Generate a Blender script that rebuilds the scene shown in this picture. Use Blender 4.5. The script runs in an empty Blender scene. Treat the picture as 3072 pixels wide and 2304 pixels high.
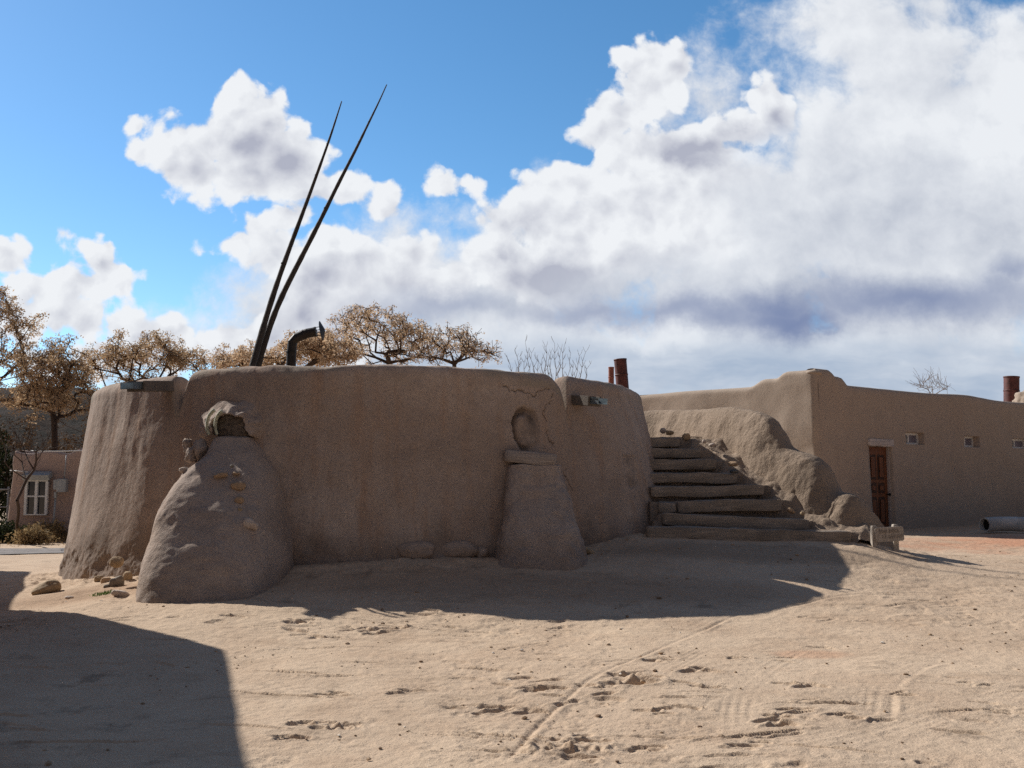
import bpy, math, random
import numpy as np
from mathutils import Vector, noise as mn

random.seed(7); RS = np.random.RandomState(11)
sc = bpy.context.scene
COL = sc.collection
PITCH = math.radians(5.71); CP, SP = math.cos(PITCH), math.sin(PITCH); CAMZ = 1.6
def W(px, py, D):
    """pixel of the 1024x768 photo + distance along +Y -> world point"""
    u, v = (px-512)/1000.0, (384-py)/1000.0
    yy = CP - v*SP
    return np.array([u/yy*D, D, CAMZ + (SP+v*CP)/yy*D])
def WS(sx, sy, D): return W(sx/3.0, sy/3.0, D)

# ------------------------------------------------------------------ sun
SUN_AZ = math.radians(53)     # left of +Y
SUN_EL = math.radians(35.9)
SUN = Vector((-math.sin(SUN_AZ)*math.cos(SUN_EL), math.cos(SUN_AZ)*math.cos(SUN_EL), math.sin(SUN_EL)))
KS = 1/math.tan(SUN_EL)
SH = np.array([math.sin(SUN_AZ)*KS, -math.cos(SUN_AZ)*KS])   # shadow displacement per metre

# ------------------------------------------------------------------ numpy noise
def _hash(ix, iy, iz, seed):
    h = (ix.astype(np.int64)*374761393 + iy.astype(np.int64)*668265263 + iz.astype(np.int64)*2147483647 + seed*974634777) & 0xffffffff
    h = ((h ^ (h >> 13))*1274126177) & 0xffffffff
    h = ((h ^ (h >> 16))*2246822519) & 0xffffffff
    return ((h ^ (h >> 15)) & 0xffffff)/float(0xffffff)*2-1
def vnoise(x, y, z=None, seed=0):
    x = np.asarray(x, float); y = np.asarray(y, float)
    z = np.zeros_like(x) if z is None else np.asarray(z, float)
    ix, iy, iz = np.floor(x), np.floor(y), np.floor(z)
    fx, fy, fz = x-ix, y-iy, z-iz
    fx = fx*fx*fx*(fx*(fx*6-15)+10); fy = fy*fy*fy*(fy*(fy*6-15)+10); fz = fz*fz*fz*(fz*(fz*6-15)+10)
    r = 0
    for dx in (0, 1):
        for dy in (0, 1):
            for dz in (0, 1):
                w = (fx if dx else 1-fx)*(fy if dy else 1-fy)*(fz if dz else 1-fz)
                r = r + w*_hash(ix+dx, iy+dy, iz+dz, seed)
    return r
def fbm(x, y, z=None, octs=4, seed=0, gain=.5):
    a, f, r = 1.0, 1.0, 0
    z = np.zeros_like(np.asarray(x, float)) if z is None else z
    for o in range(octs):
        r = r + a*vnoise(np.asarray(x)*f+o*17.3, np.asarray(y)*f-o*9.1, np.asarray(z)*f+o*3.7, seed+o)
        a *= gain; f *= 2.03
    return r
def sstep(a, b, x):
    t = np.clip((np.asarray(x, float)-a)/(b-a), 0, 1); return t*t*(3-2*t)

# ------------------------------------------------------------------ node helpers
class NT:
    def __init__(s, tree): s.t = tree; s.n = tree.nodes; s.l = tree.links
    def new(s, typ, **kw):
        n = s.n.new(typ)
        for k, v in kw.items(): setattr(n, k, v)
        return n
    def put(s, sock, v):
        if isinstance(v, bpy.types.NodeSocket): s.l.new(v, sock)
        elif v is not None: sock.default_value = v
    def m(s, op, a, b=None, c=None, clamp=False):
        n = s.new('ShaderNodeMath', operation=op, use_clamp=clamp)
        for i, v in enumerate((a, b, c)): s.put(n.inputs[i], v)
        return n.outputs[0]
    def vm(s, op, a, b=None, c=None, scale=None):
        n = s.new('ShaderNodeVectorMath', operation=op)
        for i, v in enumerate((a, b, c)):
            if v is not None: s.put(n.inputs[i], v)
        if scale is not None: s.put(n.inputs['Scale'], scale)
        return n.outputs['Value'] if op in ('LENGTH', 'DOT_PRODUCT', 'DISTANCE') else n.outputs['Vector']
    def noise(s, vec, scale, detail=4, rough=.5, dist=0, col=False):
        n = s.new('ShaderNodeTexNoise')
        if vec is not None: s.put(n.inputs['Vector'], vec)
        n.inputs['Scale'].default_value = scale; n.inputs['Detail'].default_value = detail
        n.inputs['Roughness'].default_value = rough; n.inputs['Distortion'].default_value = dist
        return n.outputs['Color'] if col else n.outputs['Fac']
    def voro(s, vec, scale, feature='F1', rand=1, smooth=None, out='Distance'):
        n = s.new('ShaderNodeTexVoronoi', feature=feature)
        s.put(n.inputs['Vector'], vec); n.inputs['Scale'].default_value = scale
        n.inputs['Randomness'].default_value = rand
        if smooth is not None and 'Smoothness' in n.inputs: n.inputs['Smoothness'].default_value = smooth
        return n.outputs[out]
    def rng(s, v, a, b, c=0, d=1, smooth=False):
        n = s.new('ShaderNodeMapRange', clamp=True)
        if smooth: n.interpolation_type = 'SMOOTHSTEP'
        s.put(n.inputs[0], v)
        for i, q in enumerate((a, b, c, d)): s.put(n.inputs[i+1], q)
        return n.outputs[0]
    def mix(s, f, a, b, typ='MIX'):
        n = s.new('ShaderNodeMix', data_type='RGBA', blend_type=typ)
        s.put(n.inputs[0], f)
        for i, v in ((6, a), (7, b)):
            if not isinstance(v, bpy.types.NodeSocket): v = (*v[:3], 1)
            s.put(n.inputs[i], v)
        return n.outputs[2]
    def bump(s, h, strength, dist, normal=None):
        n = s.new('ShaderNodeBump'); n.inputs['Strength'].default_value = strength
        n.inputs['Distance'].default_value = dist; s.put(n.inputs['Height'], h)
        if normal is not None: s.put(n.inputs['Normal'], normal)
        return n.outputs[0]
def lin(r, g, b):
    f = lambda c: (c/255/12.92 if c/255 <= .04045 else ((c/255+.055)/1.055)**2.4)
    return (f(r), f(g), f(b))
def newmat(name, rough=.95, spec=.15):
    m = bpy.data.materials.new(name); m.use_nodes = True
    t = NT(m.node_tree); b = t.n['Principled BSDF']
    b.inputs['Roughness'].default_value = rough; b.inputs['Specular IOR Level'].default_value = spec
    return m, t, b
def wpos(t):
    return t.new('ShaderNodeNewGeometry').outputs['Position']

# ------------------------------------------------------------------ materials
def adobe(name, c1, c2, c3, straw=.5, bumpk=1.0, stain_shade=False, streak=.35, smooth=False):
    m, t, b = newmat(name, .97, .12)
    P = wpos(t)
    big = t.noise(P, .55, 5, .6); mid = t.noise(P, 3.2, 6, .62); fine = t.noise(P, 60, 4, .7)
    stre = t.noise(t.vm('MULTIPLY', P, (5.0, 5.0, .35)), 1.0, 4, .6)
    c = t.mix(t.rng(big, .38, .64), c1, c2)
    c = t.mix(t.m('MULTIPLY', t.rng(stre, .5, .72), streak), c, c3)
    c = t.mix(t.m('MULTIPLY', t.rng(mid, .35, .7), .35), c, tuple(x*.72 for x in c1))
    c = t.mix(t.m('MULTIPLY', t.rng(fine, .42, .7), .5), c, tuple(min(1, x*1.45) for x in c1)); c = t.mix(t.m('MULTIPLY', t.rng(t.noise(P, 34, 4, .7), .5, .68), .5), c, tuple(x*.6 for x in c1))
    # chopped straw in the mud: short thin pale flecks in two directions
    for k, (ax, th) in enumerate((((1.6, 1.6, .35), .085), ((.45, .5, 1.8), .07))):
        rot = t.new('ShaderNodeVectorRotate', rotation_type='AXIS_ANGLE')
        t.put(rot.inputs['Vector'], P); rot.inputs['Axis'].default_value = (.3, .8, .5*(k*2-1)); rot.inputs['Angle'].default_value = .6+k*.7
        v = t.voro(t.vm('MULTIPLY', rot.outputs[0], ax), 19, 'F1')
        keep = t.rng(t.noise(P, 9+3*k, 2, .5), .52, .6)
        f = t.m('MULTIPLY', t.m('MULTIPLY', t.rng(v, th*1.3, th*.6), keep), straw)
        c = t.mix(f, c, lin(235, 222, 190))
    if stain_shade:
        pt = t.noise(t.vm('MULTIPLY', P, (1, 1, 1.6)), 1.1, 6, .7, .6)
        c = t.mix(t.m('MULTIPLY', t.rng(pt, .50, .60, 0, 1, True), .28), c, tuple(x*.68 for x in c1))
        sp2 = t.noise(P, 17, 5, .75); c = t.mix(t.m('MULTIPLY', t.rng(sp2, .6, .72), .35), c, tuple(x*.5 for x in c1))
        a = t.new('ShaderNodeAttribute', attribute_name='stain_shade')
        c = t.mix(a.outputs['Fac'], c, tuple(x*.33 for x in c1))
        a2 = t.new('ShaderNodeAttribute', attribute_name='pale')
        c = t.mix(a2.outputs['Fac'], c, lin(150, 140, 125))
    t.put(b.inputs['Base Color'], c)
    h = t.m('ADD', t.m('MULTIPLY', t.noise(P, 14, 5, .65), 1.0 if not smooth else .4), t.m('MULTIPLY', t.noise(P, 75, 4, .7), .35))
    h = t.m('ADD', h, t.m('MULTIPLY', t.rng(t.voro(P, 38), 0, .35, 1, 0), .12))
    t.put(b.inputs['Normal'], t.bump(h, 1.0, .022*bumpk))
    return m
A1, A2, A3 = lin(164, 145, 131), lin(190, 172, 157), lin(166, 134, 110)
M = {}
M['kiva'] = adobe('kiva_adobe', A1, A2, A3, 1.0, .42, True, .85)
M['butt'] = adobe('buttress_adobe', lin(166, 149, 137), lin(180, 164, 150), A3, .7, .7, True)
M['para'] = adobe('parapet_adobe', lin(150, 132, 115), lin(166, 147, 129), lin(150, 126, 104), .5, 1.3, True, .15)
M['house'] = adobe('house_stucco', lin(170, 154, 139), lin(176, 160, 144), lin(162, 144, 129), .05, .4, False, .4, True)
M['far'] = adobe('far_stucco', lin(172, 150, 138), lin(180, 158, 146), lin(164, 142, 130), .0, .4, False, .3, True)
M['roof'] = adobe('roof_earth', lin(150, 130, 110), lin(160, 138, 116), A3, .3, 1.0)

def wood(name, c1, c2, axis=(1, 1, 1), scale=1, rough=.85, bd=.006):
    m, t, b = newmat(name, rough, .2)
    P = t.new('ShaderNodeTexCoord').outputs['Object']
    Q = t.vm('MULTIPLY', P, axis)
    g = t.noise(Q, 12*scale, 6, .65, .3); g2 = t.noise(P, 2.2, 4, .6)
    c = t.mix(t.rng(g, .35, .68), c1, c2)
    c = t.mix(t.m('MULTIPLY', t.rng(g2, .45, .7), .5), c, tuple(x*.55 for x in c1))
    t.put(b.inputs['Base Color'], c)
    t.put(b.inputs['Normal'], t.bump(g, .9, bd))
    return m
M['tie'] = wood('weathered_timber', lin(134, 122, 110), lin(168, 154, 140), (.25, 3, 3), 1, .9, .012)
M['board'] = wood('grey_board', lin(178, 166, 156), lin(140, 126, 116), (.25, 3, 5), 1.2)
M['pole'] = wood('pole_wood', lin(62, 56, 50), lin(84, 76, 68), (4, 4, .4), 1, .8, .01)
M['trough'] = wood('trough_wood', lin(122, 112, 102), lin(92, 84, 78), (2, 2, 6), 1)
M['sign'] = wood('sign_wood', lin(196, 184, 170), lin(144, 132, 120), (7, 3, .5), 1.2, .9, .01)
M['door'] = wood('door_wood', lin(134, 84, 54), lin(92, 56, 38), (5, 5, .35), 1, .5, .003)
M['doorp'] = wood('door_panel_wood', lin(72, 46, 34), lin(54, 34, 26), (5, 5, .35), 1, .5, .003)
M['vigadark'] = wood('rotten_viga', lin(128, 114, 100), lin(72, 62, 54), (1, 1, 1), 2, .95, .03)
M['carve'] = wood('carved_stroke', lin(158, 146, 134), lin(138, 126, 115), (1, 1, 1), 2)

def plain(name, col, rough=.6, metal=0.0, var=.15, bd=.002, sc_=14):
    m, t, b = newmat(name, rough, .4)
    P = wpos(t); g = t.noise(P, sc_, 5, .6)
    t.put(b.inputs['Base Color'], t.mix(t.rng(g, .35, .7), col, tuple(x*(1-var*2) for x in col)))
    b.inputs['Metallic'].default_value = metal
    t.put(b.inputs['Normal'], t.bump(g, .5, bd))
    return m
M['tin'] = plain('galvanised_tin', lin(150, 165, 172), .35, .75, .2)
M['steel'] = plain('dark_stovepipe', lin(58, 52, 48), .55, .5, .25)
M['redpipe'] = plain('red_chimney', lin(108, 62, 56), .6, 0, .3, .004, 8)
M['pinkbrick'] = plain('pink_brick', lin(170, 110, 95), .9, 0, .2)
M['white'] = plain('white_paint', lin(225, 225, 222), .5, 0, .06)
M['whitewood'] = wood('whitewashed_wood', lin(205, 195, 188), lin(170, 158, 150), (.3, .3, 5), .6)
M['rope'] = plain('pale_rope', lin(205, 205, 180), .8, 0, .2)
M['greybox'] = plain('grey_metal', lin(165, 170, 172), .5, .2, .12)
M['bigpipe'] = plain('concrete_pipe', lin(190, 190, 186), .75, 0, .18, .004, 4)
M['black'] = plain('dark_inside', lin(28, 26, 22), .95, 0, .3)
m, t, b = newmat('window_glass', .08, .6)
b.inputs['Base Color'].default_value = (*lin(38, 42, 48), 1); M['glass'] = m
m, t, b = newmat('window_glass_grey', .25, .5)
b.inputs['Base Color'].default_value = (*lin(120, 116, 128), 1); M['glassg'] = m

def stonemat(name, c1, c2):
    m, t, b = newmat(name, .85, .25)
    P = t.new('ShaderNodeTexCoord').outputs['Object']
    g = t.noise(P, 7, 6, .65); g2 = t.noise(P, 45, 3, .6)
    c = t.mix(t.rng(g, .38, .64), c1, c2); c = t.mix(t.m('MULTIPLY', t.rng(g2, .45, .7), .3), c, tuple(x*.6 for x in c1))
    t.put(b.inputs['Base Color'], c); t.put(b.inputs['Normal'], t.bump(t.m('ADD', g, t.m('MULTIPLY', g2, .3)), .7, .01))
    return m
M['st_tan'] = stonemat('tan_stone', lin(176, 152, 122), lin(150, 128, 100))
M['st_or'] = stonemat('orange_stone', lin(180, 150, 118), lin(160, 136, 112))
M['st_wh'] = stonemat('pale_stone', lin(205, 190, 175), lin(175, 155, 140))
M['st_gr'] = stonemat('grey_stone', lin(140, 130, 118), lin(110, 102, 92))
M['st_mud'] = stonemat('mud_coated_stone', lin(168, 150, 136), lin(150, 132, 118))
M['st_blue'] = stonemat('blue_grey_stone', lin(70, 78, 84), lin(110, 104, 98))

def barkmat(name, c1, c2):
    m, t, b = newmat(name, .95, .1)
    P = wpos(t); g = t.noise(t.vm('MULTIPLY', P, (3, 3, .6)), 6, 5, .6)
    t.put(b.inputs['Base Color'], t.mix(g, c1, c2)); t.put(b.inputs['Normal'], t.bump(g, .8, .02))
    return m
M['bark'] = barkmat('dark_bark', lin(62, 52, 46), lin(92, 78, 70))
M['barkp'] = barkmat('pale_bark', lin(120, 108, 100), lin(150, 136, 124))
def leafmat(name, c1, c2, c3, tr=.35):
    m, t, b = newmat(name, .8, .1)
    g = t.new('ShaderNodeNewGeometry'); r = g.outputs['Random Per Island']
    c = t.mix(t.rng(r, 0, .5), c1, c2); c = t.mix(t.rng(r, .55, 1), c, c3)
    big = t.noise(g.outputs['Position'], .9, 3, .6)
    c = t.mix(t.m('MULTIPLY', t.rng(big, .4, .65), .45), c, tuple(x*.6 for x in c2))
    t.put(b.inputs['Base Color'], c)
    tl = t.new('ShaderNodeBsdfTranslucent'); t.put(tl.inputs[0], c)
    mx = t.new('ShaderNodeMixShader'); mx.inputs[0].default_value = tr
    t.l.new(b.outputs[0], mx.inputs[1]); t.l.new(tl.outputs[0], mx.inputs[2])
    t.l.new(mx.outputs[0], t.n['Material Output'].inputs[0])
    return m
M['leaf'] = leafmat('dry_seed_clusters', lin(204, 174, 136), lin(170, 140, 108), lin(222, 198, 164), .5)
M['leafp'] = leafmat('pale_dry_leaves', lin(218, 190, 156), lin(188, 158, 126), lin(234, 212, 184), .5)
M['leafd'] = leafmat('dark_brown_brush', lin(104, 84, 64), lin(84, 66, 52), lin(130, 106, 80), .15)
M['leafg'] = leafmat('dark_evergreen_leaves', lin(58, 66, 42), lin(44, 50, 34), lin(86, 90, 58), .2)
M['straw'] = leafmat('dry_grass_blades', lin(168, 144, 104), lin(146, 122, 88), lin(190, 170, 130), .3)
M['weed'] = leafmat('green_weed_leaves', lin(96, 120, 60), lin(74, 96, 46), lin(120, 140, 80), .3)

# ------------------------------------------------------------------ object helpers
def tag(o, label=None, cat=None, group=None, kind=None):
    if label: o['label'] = label
    if cat: o['category'] = cat
    if group: o['group'] = group
    if kind: o['kind'] = kind
    return o
def empty(name, loc, label, cat, group=None):
    o = bpy.data.objects.new(name, None); o.empty_display_size = .2
    o.location = tuple(float(v) for v in loc); COL.objects.link(o)
    return tag(o, label, cat, group)
def worldloc(o):
    v = np.array(o.location[:], float)
    return v if o.parent is None else v+worldloc(o.parent)
def obj(name, V, F, mat, parent=None, smooth=True, origin=None, attrs=None):
    """V in world coordinates; F = (n,4)/(n,3) array or list of faces"""
    V = np.asarray(V, float)
    if origin is None:
        if parent is not None: origin = worldloc(parent)
        else: origin = np.array([V[:, 0].mean(), V[:, 1].mean(), V[:, 2].min()])
    origin = np.asarray(origin, float)
    me = bpy.data.meshes.new(name)
    L = V-origin
    if isinstance(F, np.ndarray):
        k = F.shape[1]
        me.vertices.add(len(L)); me.vertices.foreach_set('co', L.astype(np.float32).ravel())
        me.loops.add(F.size); me.loops.foreach_set('vertex_index', F.astype(np.int32).ravel())
        me.polygons.add(len(F)); me.polygons.foreach_set('loop_start', np.arange(0, F.size, k, dtype=np.int32))
        me.update(calc_edges=True)
    else:
        me.from_pydata(L.tolist(), [], F)
    if attrs:
        for an, av in attrs.items():
            a = me.attributes.new(an, 'FLOAT', 'POINT'); a.data.foreach_set('value', np.asarray(av, np.float32).ravel())
    me.polygons.foreach_set('use_smooth', [smooth]*len(me.polygons))
    me.update()
    o = bpy.data.objects.new(name, me); COL.objects.link(o)
    mats = mat if isinstance(mat, (list, tuple)) else [mat]
    for q in mats: me.materials.append(q)
    if parent is not None:
        o.parent = parent; o.location = tuple(origin-worldloc(parent))
    else: o.location = tuple(origin)
    return o
def grid_faces(nr, nc, wrap=False):
    c = nc if wrap else nc-1
    i = np.arange(nr-1)[:, None]; j = np.arange(c)[None, :]
    a = i*nc+j; b_ = i*nc+(j+1) % nc
    return np.stack([a, b_, b_+nc, a+nc], -1).reshape(-1, 4)

class MB:
    def __init__(s): s.v = []; s.f = []
    def add(s, V, F):
        o = len(s.v); s.v += [tuple(map(float, p)) for p in V]; s.f += [tuple(int(i)+o for i in f) for f in F]
    def box(s, c, size, rx=(1, 0, 0), ry=None, rz=(0, 0, 1), bev=0.0):
        """oriented chamfered box: axes rx, ry, rz"""
        X = np.array(rx, float); X /= np.linalg.norm(X); Z = np.array(rz, float); Z -= X*X.dot(Z); Z /= np.linalg.norm(Z)
        Y = np.cross(Z, X); hx, hy, hz = [q/2 for q in size]; c = np.array(c, float)
        b_ = min(bev, hx*.9, hy*.9, hz*.9)
        if b_ <= 0:
            P = [c+X*hx*i+Y*hy*j+Z*hz*k for i in (-1, 1) for j in (-1, 1) for k in (-1, 1)]
            s.add(P, [(0, 1, 3, 2), (4, 6, 7, 5), (0, 4, 5, 1), (2, 3, 7, 6), (0, 2, 6, 4), (1, 5, 7, 3)]); return
        pts = []
        for i in (-1, 1):
            for j in (-1, 1):
                for k in (-1, 1):
                    pts += [c+X*i*hx+Y*j*(hy-b_)+Z*k*(hz-b_), c+X*i*(hx-b_)+Y*j*hy+Z*k*(hz-b_), c+X*i*(hx-b_)+Y*j*(hy-b_)+Z*k*hz]
        import bmesh
        bm = bmesh.new()
        for p in pts: bm.verts.new(p)
        bmesh.ops.convex_hull(bm, input=bm.verts[:]); bm.verts.index_update()
        s.add([v.co[:] for v in bm.verts], [[v.index for v in f.verts] for f in bm.faces]); bm.free()
    def tube(s, pts, rads, n=8, cap=True):
        pts = [np.array(p, float) for p in pts]; base = len(s.v)
        up = np.array([0, 0, 1.0]); prev = None
        for i, p in enumerate(pts):
            d = pts[min(i+1, len(pts)-1)]-pts[max(i-1, 0)]; d /= (np.linalg.norm(d)+1e-9)
            if prev is None:
                a = np.cross(d, up if abs(d[2]) < .9 else np.array([1.0, 0, 0]))
            else: a = prev-d*d.dot(prev)
            a /= (np.linalg.norm(a)+1e-9); prev = a; b_ = np.cross(d, a)
            for k in range(n):
                t_ = 2*math.pi*k/n; s.v.append(tuple(p+rads[i]*(math.cos(t_)*a+math.sin(t_)*b_)))
        for i in range(len(pts)-1):
            for k in range(n):
                q = base+i*n; s.f.append((q+k, q+(k+1) % n, q+n+(k+1) % n, q+n+k))
        if cap:
            s.f.append(tuple(base+k for k in range(n))[::-1]); q = base+(len(pts)-1)*n; s.f.append(tuple(q+k for k in range(n)))
    def build(s, name, mat, parent=None, smooth=False, origin=None): return obj(name, np.array(s.v), s.f, mat, parent, smooth, origin)

def beam(p0, p1, w, h, rough=.012, seed=0, step=.04, up=(0, 0, 1), rnd=.22, taper=0):
    """hewn timber from p0 to p1 (axis through the section centre), w across, h along up; returns V,F"""
    p0 = np.array(p0, float); p1 = np.array(p1, float); L = np.linalg.norm(p1-p0); X = (p1-p0)/L
    Z = np.array(up, float); Z -= X*X.dot(Z); Z /= np.linalg.norm(Z); Y = np.cross(Z, X)
    n = max(6, int(L/step)); k = 20; V = []
    for i in range(n+1):
        t = i/n; e = 1-.18*((abs(t-.5)*2)**30)
        for j in range(k):
            a = 2*math.pi*j/k; ca, sa = math.cos(a), math.sin(a); q = 2/ (2+1/rnd)
            y = math.copysign(abs(ca)**q, ca)*w/2*e*(1-taper*t); z = math.copysign(abs(sa)**q, sa)*h/2*e*(1-taper*t)
            V.append((i, t*L, y, z, j))
    V = np.array(V); x, y, z = V[:, 1], V[:, 2], V[:, 3]
    nz = fbm(x*3, y*9+seed, z*9, 4, seed); rr = np.sqrt(y*y+z*z)+1e-6
    y = y+y/rr*nz*rough; z = z+z/rr*nz*rough
    z = z+.6*rough*vnoise(x*1.3, x*0+seed*3.3, seed=seed+5); y = y+.6*rough*vnoise(x*1.1, x*0+seed*1.3+9, seed=seed+6)
    P = p0+np.outer(x, X)+np.outer(y, Y)+np.outer(z, Z)
    F = [tuple(f) for f in grid_faces(n+1, k, True)]
    F.append(tuple(range(k))[::-1]); F.append(tuple(n*k+j for j in range(k)))
    return P, F

import bmesh
def ico(sub):
    bm = bmesh.new(); bmesh.ops.create_icosphere(bm, subdivisions=sub, radius=1)
    V = np.array([v.co[:] for v in bm.verts]); F = np.array([[v.index for v in f.verts] for f in bm.faces]); bm.free(); return V, F
ICO3, ICO2, ICO1 = ico(4), ico(3), ico(1)
def rock(name, loc, size, rot, mat, label, cat='stone', group=None, seed=0, flat=0.0):
    V, F = ICO3; V = V.copy()
    d = 1+.16*fbm(V[:, 0]*1.3+seed*7.1, V[:, 1]*1.3, V[:, 2]*1.3, 4, seed)+.03*fbm(V[:, 0]*6, V[:, 1]*6+seed, V[:, 2]*6, 2, seed)
    V = V*d[:, None]; V = np.sign(V)*np.abs(V)**.9
    V *= np.array(size); c, s_ = math.cos(rot), math.sin(rot)
    if flat: # tilt about y
        ct, st = math.cos(flat), math.sin(flat); V = np.stack([V[:, 0]*ct+V[:, 2]*st, V[:, 1], -V[:, 0]*st+V[:, 2]*ct], -1)
    V = np.stack([V[:, 0]*c-V[:, 1]*s_, V[:, 0]*s_+V[:, 1]*c, V[:, 2]], -1)+np.array(loc)
    o = obj(name, V, F, mat, None, True, origin=(loc[0], loc[1], loc[2]-size[2]))
    return tag(o, label, cat, group)

# ------------------------------------------------------------------ terrain height
CTRL = np.array([
 (0, .5, 0), (-4, 2, 0), (4, 2, 0), (0, 3, 0), (-3, 5, 0), (3, 5, .02), (0, 6, .03), (6, 6, .06), (-6, 6, 0), (-3, 8, .08), (1, 8, .15), (4, 8, .15),
 (-4.15, 10.85, .32), (-2.7, 11.0, .36), (-2.55, 12.45, .62), (.4, 10.4, .21), (2.7, 10.6, .22), (-1.4, 10.7, .27), (-.8, 12.6, .68), (.3, 12.25, .56), (1.1, 13.8, .75),
 (-5.4, 11.5, .24), (-6.9, 14, .16), (-8.6, 18.2, .02), (-6.6, 15.2, .25), (-5.0, 13.0, .38), (3.3, 13.9, .83), (1.9, 13.9, .85), (4.9, 14.1, .80), (4.8, 12.5, .42), (5.2, 13.9, .68), (5.6, 14.9, .64), (6.1, 16.5, .52), (6, 12, .34),
 (7, 20, .56), (8.4, 22.9, .57), (10, 21.5, .56), (9.7, 19, .55), (9, 14, .42), (14, 24, .6), (13, 16, .5), (12, 10, .3), (5.0, 18.5, .7), (-7.5, 21, -.05),
 (-12, 22, -.1), (-11, 28, -.22), (-14, 34.5, -.34), (-18, 34, -.36), (-16, 31, -.3), (-25, 40, -.4), (0, 30, .3), (14, 34, .5), (25, 30, .6), (-14, 12, 0), (-12, 5, 0), (12, 3, .1), (0, -6, 0), (0, 45, 0), (-2, 21.5, .5)], float)
def _phi(r): return np.sqrt(r*r+.6)
_D = np.sqrt(((CTRL[:, None, :2]-CTRL[None, :, :2])**2).sum(-1))
_A = np.zeros((len(CTRL)+1,)*2); _A[:-1, :-1] = _phi(_D)+np.eye(len(CTRL))*-.02; _A[:-1, -1] = 1; _A[-1, :-1] = 1
_wt = np.linalg.solve(_A, np.append(CTRL[:, 2], 0))
def gbase(x, y):
    x = np.atleast_1d(np.asarray(x, float)); y = np.atleast_1d(np.asarray(y, float)); sh = x.shape
    x = x.ravel(); y = y.ravel(); r = np.full(len(x), _wt[-1])
    for i, (cx, cy, _) in enumerate(CTRL): r += _wt[i]*_phi(np.hypot(x-cx, y-cy))
    d = np.hypot(x, y-8); k = sstep(28, 48, d); r = r*(1-k)+(-.3)*k
    r += .018*fbm(x*.7, y*.7, None, 3, 3)*(1-k)
    return r.reshape(sh)
def gz(x, y): return float(gbase(x, y)[0])
def gpt(px, py):
    """point of the ground seen at a pixel"""
    a = W(px, py, 1.0)-np.array([0, 0, CAMZ]); D = np.geomspace(3, 60, 400)
    for _ in range(2):
        k = a[2]*D+CAMZ < gbase(a[0]*D, a[1]*D); i = int(np.argmax(k)) if k.any() else len(D)-1; D = np.linspace(D[max(i-1, 0)], D[i], 40)
    p = a*D[20]; return np.array([p[0], p[1], gz(p[0], p[1])])
def g22(x, y): return gpt(x*.46293, y*.46293)[:2]

def polydist(x, y, pts):
    """signed lateral distance and along-length to a polyline"""
    best = np.full(x.shape, 9.0); side = np.zeros(x.shape); al = np.zeros(x.shape); acc = 0
    for (x0, y0), (x1, y1) in zip(pts[:-1], pts[1:]):
        dx, dy = x1-x0, y1-y0; L = math.hypot(dx, dy); t = np.clip(((x-x0)*dx+(y-y0)*dy)/L/L, 0, 1)
        ex, ey = x-(x0+t*dx), y-(y0+t*dy); d = np.hypot(ex, ey); s_ = np.sign(dx*ey-dy*ex)
        k = d < best; best = np.where(k, d, best); side = np.where(k, s_, side); al = np.where(k, acc+t*L, al); acc += L
    return best*side, al, acc
def smooth_line(p, n=6):
    p = [np.array(q, float) for q in p]; out = []
    for i in range(len(p)-1):
        a, b_, c, d = p[max(i-1, 0)], p[i], p[i+1], p[min(i+2, len(p)-1)]
        for k in range(n):
            t = k/n; out.append(.5*((2*b_)+(-a+c)*t+(2*a-5*b_+4*c-d)*t*t+(-a+3*b_-3*c+d)*t**3))
    out.append(p[-1]); return out

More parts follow.
